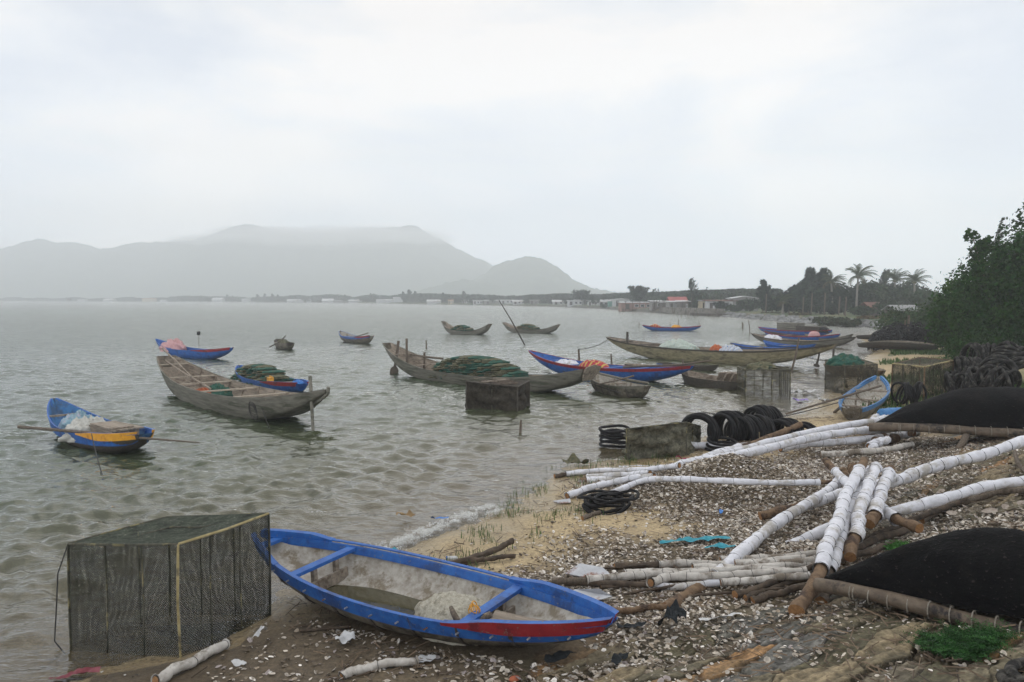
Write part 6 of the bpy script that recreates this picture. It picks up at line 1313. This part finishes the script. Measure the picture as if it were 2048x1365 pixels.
oneC(1603, 124, 568, 60, 4200, 6, 'lower bulky casuarina in front of the two tall ones', size=1.0, group=GT, col=(.035, .06, .035))
oneB(1578, 128, 592, 60, 3600, .5, DG, 7, 'dark round crown at the left foot of the belt', group=GT)
oneB(1640, 122, 578, 80, 6000, .5, DG, 8, 'broad dark crown below the two tall casuarinas', group=GT)
oneB(1688, 124, 574, 70, 5200, .5, DG, 9, 'dark crown between the first and the tallest palm', group=GT)
oneB(1720, 122, 585, 56, 3800, .5, DG, 10, 'dark crown low under the tallest palm', group=GT)
oneB(1757, 125, 566, 72, 5600, .5, (.028, .055, .02), 11, 'lighter green round crown right of the tallest palm', group=GT)
oneB(1800, 124, 572, 74, 5200, .5, (.025, .05, .019), 12, 'green crown below the two right palms', group=GT)
oneB(1846, 110, 580, 60, 4600, .45, (.027, .055, .02), 13, 'green crown at the right end of the belt above the tin shed', group=GT)
oneB(1780, 112, 600, 60, 3800, .4, (.026, .052, .02), 14, 'spreading low tree left of the tin shed', group=GT)
oneC(1768, 140, 541, 44, 2200, 15, 'hazy feathery tree behind the two right palms', size=.7, group=GT)
oneB(1665, 118, 606, 60, 2800, .4, DG, 16, 'dark undergrowth bush below the left palm', name='bush', cat='bush')
oneB(1668, 134, 566, 90, 6000, .5, DG, 19, 'tall dark crown filling the gap behind the left palm', group=GT)
oneB(1735, 134, 562, 90, 6000, .5, DG, 20, 'tall dark crown behind the tallest palm', group=GT)
oneB(1815, 134, 566, 90, 6000, .5, (.018, .038, .016), 21, 'tall crown behind the rightmost palm', group=GT)
oneB(1602, 132, 574, 80, 5200, .5, DG, 22, 'dark crown filling behind the leftmost casuarinas', group=GT)
oneB(1544, 130, 598, 60, 3400, .45, DG, 23, 'low dark crown between the pointed conifer and the belt', group=GT)
oneB(1616, 118, 606, 70, 3200, .4, DG, 17, 'dark undergrowth bush behind the left of the rocky spit', name='bush', cat='bush')
oneB(1725, 108, 613, 60, 2800, .35, (.04, .065, .03), 18, 'leafy bush under the brown roofed house', name='bush', cat='bush')
for i, (px, Y_, tp, fr, ln, lb) in enumerate(((1664, 121, 562, 2.3, -.05, 'left coconut palm in front of the dark belt'), (1712, 120, 552, 2.6, .03, 'tallest coconut palm with a full windblown crown'), (1788, 128, 560, 2.4, 0, 'coconut palm whose trunk is hidden, second from the right'), (1829, 116, 562, 2.2, -.03, 'rightmost coconut palm behind the tin shed'), (1565, 122, 603, 1.7, .02, 'smallest coconut palm at the left foot of the belt'))):
    b = at(px, Y_); palm(lb, b, hgt(tp, b), fr, 60+i, ln)
# scrub, boulders on the spit
q = MB(); r_ = random.Random(3)
for i in range(420):
    Y_ = r_.uniform(83, 141); x = np.interp(Y_, [82, 95, 141], [39.5, 37.5, 37.0])+r_.uniform(-.9, 1.3) if i < 340 else r_.uniform(39, 44); Y_ = Y_ if i < 340 else 80.5+r_.uniform(0, 3); s = r_.uniform(.18, .5)
    z = max(tz(x, Y_), -.1); c = Vector((x, Y_, z+s*.15)); b = len(q.v); vs = []
    for e in (-.9, -.25, .45, 1.1):
        for k in range(6): vs.append(c+Vector((math.cos(k*1.047+e)*math.cos(e)*s*r_.uniform(.7, 1.2), math.sin(k*1.047+e)*math.cos(e)*s*r_.uniform(.7, 1.2), math.sin(e)*s*.7)))
    q.add(vs, [(j*6+k, j*6+(k+1) % 6, (j+1)*6+(k+1) % 6, (j+1)*6+k) for j in range(3) for k in range(6)]+[tuple(range(18, 24)), tuple(range(5, -1, -1))])
tag(q.build('riprap', mat('grey_boulders', (.13, .13, .125), (.30, .30, .29), .8, .9, .02, 6)), 'bank of loose grey boulders along the spit', 'rocks', kind='stuff')
for i, (px, Y_, tp, w_, col, lb) in enumerate(((1600, 112, 627, 60, (.10, .10, .05), 'dry yellowish scrub on the left of the spit'), (1660, 92, 633, 90, (.05, .065, .03), 'dark green scrub on the middle of the spit'), (1700, 88, 637, 60, (.045, .06, .028), 'dark scrub at the right end of the spit'), (1738, 92, 633, 44, (.13, .115, .06), 'dry tan thicket right of the spit'), (1550, 128, 626, 50, (.08, .09, .045), 'thin scrub at the far left tip of the spit'))):
    oneB(px, Y_, tp, w_, 3000, .28, col, 80+i, lb, name='bush', cat='bush', limbs=0)

# ---------------------------------------------------------------- houses
wallc = dict(white=mat('white_wall', (.42, .43, .43), (.56, .56, .55), .8, .9), grey=mat('grey_block_wall', (.20, .195, .18), (.30, .29, .27), .7, .9, c3=(.14, .13, .12)), pink=mat('pinkish_brick_wall', (.26, .15, .12), (.34, .21, .17), .7, .9), teal=mat('teal_painted_wall', (.10, .26, .22), (.15, .32, .27), .7, .8),
 cream=mat('cream_wall', (.45, .38, .25), (.55, .47, .33), .8, .9), brown=mat('dark_plank_wall', (.07, .06, .052), (.15, .13, .11), .9, .9))
roofc = dict(tin=mat('pale_tin_roof', (.42, .42, .42), (.58, .58, .58), .5, .6, c3=(.30, .25, .22)), red=mat('faded_red_roof', (.28, .06, .06), (.36, .10, .09), .5, .8), brown=mat('brown_tile_roof', (.12, .055, .04), (.18, .09, .06), .6, .85), grey=mat('grey_sheet_roof', (.22, .22, .22), (.32, .32, .31), .5, .8), orange=mat('orange_tile_roof', (.35, .15, .07), (.42, .2, .10), .6, .85))
SHX = [-50, 280, 650, 900, 1100, 1200, 1250, 1370, 1440, 1560]; SHY = [960, 780, 578, 400, 303, 247, 200, 156, 143, 135]
def shY(px): return float(np.interp(px, SHX, SHY))
def house(label, x0, x1, top, back, wall, roof, style='gable', group=None, win=2, dp=.8, name='house', wallpy=None, stilts=False, gz_=None, hmin=1.7):
    Y_ = shY((x0+x1)/2)+back; a = D(x0, 610, Y_); b = D(x1, 610, Y_); W_ = b.x-a.x; cx = (a.x+b.x)/2; z0 = tz(cx, Y_) if gz_ is None else gz_; H = D(cx, top, Y_).z-z0; H = max(H, hmin)
    dpt = min(max(W_*dp, 3.5), 9); root = empty(name, (cx, Y_+dpt/2, z0), 0, label, 'house', group); wh = H*(.68 if style == 'gable' else .9); zb_ = -.6
    q = MB(); q.box((0, 0, (wh+zb_)/2), (W_, dpt, wh-zb_))
    if style == 'end': q.add([(-W_/2, -dpt/2, wh), (W_/2, -dpt/2, wh), (0, -dpt/2, H), (-W_/2, dpt/2, wh), (W_/2, dpt/2, wh), (0, dpt/2, H)], [(0, 1, 2), (5, 4, 3)])
    q.build('wall', wallc[wall], root)
    q = MB(); ov = .35; th = .10
    if style == 'gable':     # ridge along the front
        for sg in (-1, 1): q.add([(-W_/2-ov, sg*(dpt/2+ov), wh-.15), (W_/2+ov, sg*(dpt/2+ov), wh-.15), (W_/2+ov, 0, H), (-W_/2-ov, 0, H), (-W_/2-ov, sg*(dpt/2+ov), wh-.15+th), (W_/2+ov, sg*(dpt/2+ov), wh-.15+th), (W_/2+ov, 0, H+th), (-W_/2-ov, 0, H+th)], [(0, 1, 2, 3), (7, 6, 5, 4), (0, 4, 5, 1), (0, 3, 7, 4), (1, 5, 6, 2)])
    elif style == 'end':
        for sg in (-1, 1): q.add([(sg*(W_/2+ov), -dpt/2-ov, wh-.1), (0, -dpt/2-ov, H+.05), (0, dpt/2+ov, H+.05), (sg*(W_/2+ov), dpt/2+ov, wh-.1), (sg*(W_/2+ov), -dpt/2-ov, wh-.1+th), (0, -dpt/2-ov, H+.05+th), (0, dpt/2+ov, H+.05+th), (sg*(W_/2+ov), dpt/2+ov, wh-.1+th)], [(0, 1, 2, 3), (7, 6, 5, 4), (0, 4, 5, 1), (0, 3, 7, 4), (3, 2, 6, 7)])
    else:                    # lean-to slope to the front
        q.add([(-W_/2-ov, -dpt/2-ov, wh+.02), (W_/2+ov, -dpt/2-ov, wh+.02), (W_/2+ov, dpt/2+ov, H), (-W_/2-ov, dpt/2+ov, H), (-W_/2-ov, -dpt/2-ov, wh+.12), (W_/2+ov, -dpt/2-ov, wh+.12), (W_/2+ov, dpt/2+ov, H+.1), (-W_/2-ov, dpt/2+ov, H+.1)], [(3, 2, 1, 0), (4, 5, 6, 7), (0, 1, 5, 4), (1, 2, 6, 5), (2, 3, 7, 6), (3, 0, 4, 7)])
    q.build('roof', roofc[roof], root)
    if Y_ < 420:
        y_ = -dpt/2; MB().box((-W_*.28 if win else 0, y_-.03, min(1.0, wh*.42)), (min(.9, W_*.2), .08, min(2.0, wh*.84))).build('door', mat('dark_door', (.06, .05, .045), (.10, .085, .07), 3, .8), root)
        for k in range(win):
            x = -W_*.02+W_*.62*(k+.5)/max(win, 1)-W_*.05; q = MB(); s_ = min(.9, W_*.14); fr_ = empty_mesh = None
            zc = min(1.5, wh*.55); hh = min(1.0, wh*.38); f_ = MB().box((x-s_/2, y_-.04, zc), (.08, .1, hh)).box((x+s_/2, y_-.04, zc), (.08, .1, hh)).box((x, y_-.04, zc+hh/2), (s_+.1, .1, .08)).box((x, y_-.04, zc-hh/2), (s_+.1, .1, .08)).build('window', wallc['white' if wall != 'white' else 'grey'], root)
            MB().box((x, y_-.02, zc), (s_-.06, .05, hh-.04)).build('pane', M['glass'], f_)
    if stilts:
        for k in range(9): MB().tube([(-W_/2+W_*k/8, -dpt/2-.8, -2.0), (-W_/2+W_*k/8, -dpt/2-.8, 1.2+.8*(k % 2))], .07, 5).build('stilt', M['post'], root)
        MB().box((0, -dpt/2-.5, -.0), (W_, 1.2, .12)).build('landing', M['post'], root)
    return root
house('long pinkish shed on stilts at the water, pale rusty roof', 1243, 1300, 611, 2, 'pink', 'tin', 'lean', win=3, name='shed', stilts=True)
house('teal walled shed left of the pinkish shed', 1218, 1246, 604, 22, 'teal', 'tin', 'lean', win=0, name='shed')
house('wide white roofed hall behind the teal shed', 1196, 1226, 600, 30, 'white', 'tin', 'gable')
house('big white arched hall above the teal shed', 1226, 1268, 598, 34, 'white', 'tin', 'end')
house('small grey waterside shack with rusty tin roof', 1304, 1326, 602, 3, 'grey', 'tin', 'lean', name='shack', stilts=True)
house('dark plank shack beside the small grey one', 1324, 1342, 606, 2, 'brown', 'grey', 'lean', name='shack', stilts=True, win=1)
house('house with a faded red roof above the waterside shacks', 1341, 1373, 595, 16, 'brown', 'red', 'gable')
house('grey shack with one window under a slanted pale roof', 1338, 1362, 603, 3, 'grey', 'tin', 'lean', name='shack', win=1)
house('dark shack right of the one with the slanted pale roof', 1361, 1378, 602, 4, 'brown', 'tin', 'lean', name='shack', win=1)
house('narrow cream house at the edge of the white buildings', 1404, 1418, 601, 8, 'cream', 'grey', 'lean', win=1)
house('white flat fronted house with two dark windows', 1416, 1446, 601, 9, 'white', 'brown', 'lean')
house('second white house right of the flat fronted one', 1446, 1472, 601, 12, 'white', 'brown', 'lean')
house('large grey gabled house half hidden by trees', 1466, 1516, 594, 14, 'grey', 'tin', 'end')
b = at(1758, 116); house('house with a dark brown tiled roof under the trees right', 1742, 1776, 606, 116-shY(1759), 'brown', 'brown', 'gable', hmin=1.5)
r = house('open tin roofed shed beside the rightmost palm', 1795, 1838, 612, 102-shY(1815), 'brown', 'grey', 'gable', name='shed', hmin=1.3)
FAR = [(206, 226, 598, 'w'), (284, 306, 597, 'o'), (424, 444, 596, 'w'), (483, 498, 598, 'w'), (574, 592, 599, 'w'), (594, 618, 599, 'w'), (644, 666, 598, 'w'), (666, 700, 601, 'g'), (697, 720, 600, 'w'), (752, 772, 599, 'w'), (772, 793, 599, 'w'), (786, 804, 595, 'w'), (854, 880, 600, 'w'),
       (896, 906, 600, 'o'), (924, 936, 604, 'w'), (946, 964, 602, 'w'), (968, 1004, 603, 'g'), (1001, 1026, 603, 'w'), (1026, 1048, 603, 'w'), (1060, 1078, 606, 'g'), (1106, 1134, 603, 'w'), (1136, 1164, 606, 'w'), (1150, 1168, 600, 'g'), (1176, 1194, 607, 'w'), (320, 335, 600, 'w'), (155, 170, 599, 'w')]
for i, (x0, x1, tp, k) in enumerate(FAR):
    if 697 <= x0 < 760: nb = ' just left of the dark tree clump'
    else: nb = ''
    lb = {'w': 'small hazy white house on the far shore of the lagoon', 'o': 'small hazy house with an orange roof on the far shore', 'g': 'long low grey building on the far shore'}[k]
    house(lb, x0, x1, tp, 8+(i % 3)*6, {'w': 'white', 'o': 'cream', 'g': 'grey'}[k], {'w': 'tin', 'o': 'orange', 'g': 'grey'}[k], ('gable', 'lean')[i % 2], group={'w': 'hazy white houses on the far shore', 'o': 'hazy orange roofed houses', 'g': 'long grey buildings on the far shore'}[k])
# sea wall under the shacks and the dark jetty
q = MB(); pts = [(1330, 2), (1370, 1.5), (1400, 1), (1440, 1)]
for (xa, ba), (xb, bb) in zip(pts[:-1], pts[1:]):
    a = D(xa, 620, shY(xa)+ba-1); b = D(xb, 620, shY(xb)+bb-1); a.z = b.z = .35; q.beam(a, b, 1.6, 1.9)
tag(q.build('sea_wall', M['concrete']), 'stained concrete sea wall below the waterside shacks', 'wall')
q = MB(); pts = [(1392, 150), (1450, 141), (1515, 137)]
for (xa, Ya), (xb, Yb) in zip(pts[:-1], pts[1:]):
    a = D(xa, 620, Ya-3); b = D(xb, 620, Yb-3); a.z = b.z = .12; q.beam(a, b, 2.4, .7)
tag(q.build('jetty', M['dkwood']), 'low dark jetty stretching right from the sea wall', 'jetty')
# trees around the village and along the far shore (shared crowns, each tree its own)
protos = []
hold = Vector((60, 150, 0))
def clone(root, base, sx, sz, label, group):
    r2 = root.copy(); sc.collection.objects.link(r2); r2.location = base; r2.scale = (sx, sx, sz); tag(r2, label, 'tree', group)
    for ch in root.children:
        c2_ = ch.copy(); sc.collection.objects.link(c2_); c2_.parent = r2
    return r2
VT = [(1278, 577, 60, 22, 'c', 'rounded windswept tree standing tallest left of the red roof'), (1396, 586, 56, 10, 'b', 'leafy tree on the sea wall right of the red roof'), (1345, 590, 60, 34, 'b', 'crown rising behind the red roofed house'), (1316, 591, 50, 36, 'b', 'crown left behind the waterside shacks'),
      (1436, 584, 70, 40, 'b', 'wide flat crown behind the white houses'), (1470, 583, 76, 42, 'b', 'widest crown behind the large grey gable'), (1500, 577, 60, 46, 'b', 'tall crown behind the gable on the right'), (1440, 607, 30, 2, 'c', 'dark little tree in front of the flat fronted white house'),
      (1500, 600, 56, 4, 'b', 'green bush tree in front of the grey gable'), (1540, 590, 46, 10, 'b', 'hazy crown behind the pointed conifer'), (1470, 612, 40, 3, 'b', 'small bush tree in front of the second white house'), (1210, 609, 26, 6, 'b', 'small tree left of the teal shed'), (1164, 586, 44, 20, 'c', 'feathery tree left of the white halls'),
      (1366, 596, 30, 24, 'b', 'small crown right behind the red roof'), (1298, 588, 40, 40, 'b', 'hazy crown right of the windswept tree')]
for i, (px, tp, wpx, bk, kd_, lb) in enumerate(VT):
    Y_ = shY(px)+bk
    if kd_ == 'c': oneC(px, Y_, tp, wpx, 1800, 100+i, lb, blow=.2, size=.016*Y_*.35)
    else: oneB(px, Y_, tp, wpx, 2200, .0035*Y_, (.04, .065, .035), 100+i, lb)
b = at(1382, 160); casuarina('slim bare stemmed tree rising high beside the sea wall', b, hgt(558, b), 4.6, 700, 140, blow=.3, size=.6)
pb = []
for i in range(3):
    rt = broad_tree('small hazy round tree in the belt along the far shore', (0, 0, 0), [(0, 0, .6, .45, .4, .35)]+[(random.uniform(-.4, .4), random.uniform(-.3, .3), random.uniform(.4, .85), .2, .2, .15) for _ in range(5)], 900, .10, (.035, .055, .035), 200+i, trunk=.03, group='hazy round trees on the far shore'); pb.append(rt)
pc = [casuarina('hazy feathery tree in the belt along the far shore', (0, 0, 0), 1.0, .62, 900, 210+i, blow=.25, group='hazy feathery trees on the far shore', size=.09) for i in range(2)]
r_ = random.Random(21); used = set()
spots = [(402, 592, 'c'), (455, 590, 'c'), (466, 592, 'c'), (418, 594, 'b'), (515, 589, 'c'), (530, 588, 'c'), (545, 588, 'c'), (556, 590, 'c'), (560, 594, 'b'), (612, 593, 'b'), (690, 590, 'c'), (806, 584, 'c'), (818, 580, 'c'), (830, 583, 'c'), (842, 587, 'c'), (812, 592, 'b'), (852, 590, 'c'), (862, 589, 'c'), (886, 586, 'c'), (892, 590, 'c'), (927, 583, 'c'), (936, 592, 'c'), (945, 590, 'c'), (916, 596, 'b'), (985, 597, 'b'), (1052, 600, 'b'), (1170, 584, 'c'), (1132, 597, 'b'), (1145, 600, 'b'), (1185, 592, 'c'), (750, 587, 'b'), (735, 595, 'b'), (1190, 600, 'b'), (365, 596, 'b'), (340, 597, 'b'), (250, 597, 'b')]
for i in range(58): spots.append((r_.uniform(120, 1330), None, 'b' if r_.random() < .7 else 'c'))
for i, (px, tp, k) in enumerate(spots):
    Y_ = shY(px)+(r_.uniform(6, 16) if tp else r_.uniform(28, 50)); b = at(px, Y_); 
    if tp is None: tp = np.interp(px, [100, 600, 1000, 1330], [597, 594, 592, 588])+r_.uniform(-2, 4)
    H = max(hgt(tp, b), 2.5); W_ = H*r_.uniform(.9, 1.4) if k == 'b' else H*r_.uniform(1.1, 1.5)
    src = (pb if k == 'b' else pc); s0 = src[i % len(src)]; lb, gr_ = s0['label'], s0['group']
    if s0.name in used: clone(s0, b, W_, H, lb, gr_)
    else: used.add(s0.name); s0.location = b; s0.scale = (W_, W_, H)
# unbroken wood behind the belt
rg = np.random.default_rng(31); n = 130000; px = rg.uniform(-60, 1560, n); Y_ = np.interp(px, SHX, SHY)+rg.uniform(50, 80, n); x = (px-1024)/F_PX*Y_*1.0
top = np.interp(px, [0, 300, 800, 1100, 1300, 1500], [597.5, 596.5, 593.5, 592.5, 588.5, 584])+11*(fbm(x*.05, Y_*.01, 7, 4)-.5); Ht = 3.1+(597.5-top)/F_PX*Y_; z = Ht*rg.random(n)**.5
P = np.stack([x, Y_, z+.3], 1); cols = np.array([[.035, .055, .035]])*(.5+rg.random((n, 1)))
V, F_, C_ = leafset(P, 1.3, cols, rg, asp=.8); sc_ = (Y_/600)[:, None]
tag(fast_mesh('woodland', V, F_, LEAF, C_), 'hazy unbroken wood behind the village and the far shore', 'wood', kind='stuff')
# tiny hut on stilts far out on the water
b = Wp(138, 604.5, 0); root = empty('fishing_hut', b, 0, 'tiny dark hut on stilts far out on the open water, left', 'hut')
MB().box((0, 0, 2.3), (3.0, 2.4, 1.8)).build('wall', wallc['brown'], root); MB().box((0, 0, 3.4), (4.6, 3.2, .35)).build('roof', roofc['grey'], root)
for sx in (-1, 1): 
    for sy in (-1, 1): MB().tube([(sx*1.4, sy*1.1, -1), (sx*1.4, sy*1.1, 1.5)], .15, 5).build('stilt', M['post'], root)
# a few posts and a rail of the shrimp pond fence behind the beach
for i, (px, Y_) in enumerate(((1605, 116), (1622, 114), (1690, 104), (1648, 112), (1677, 110), (1531, 128))):
    b = at(px, Y_); stick('fence_post', 'thin pale post of the pond fence behind the spit', 'post', [b, b+Vector((.1, 0, 2.6+.5*(i % 2)))], .09, 'post', 5, 'thin posts behind the spit')
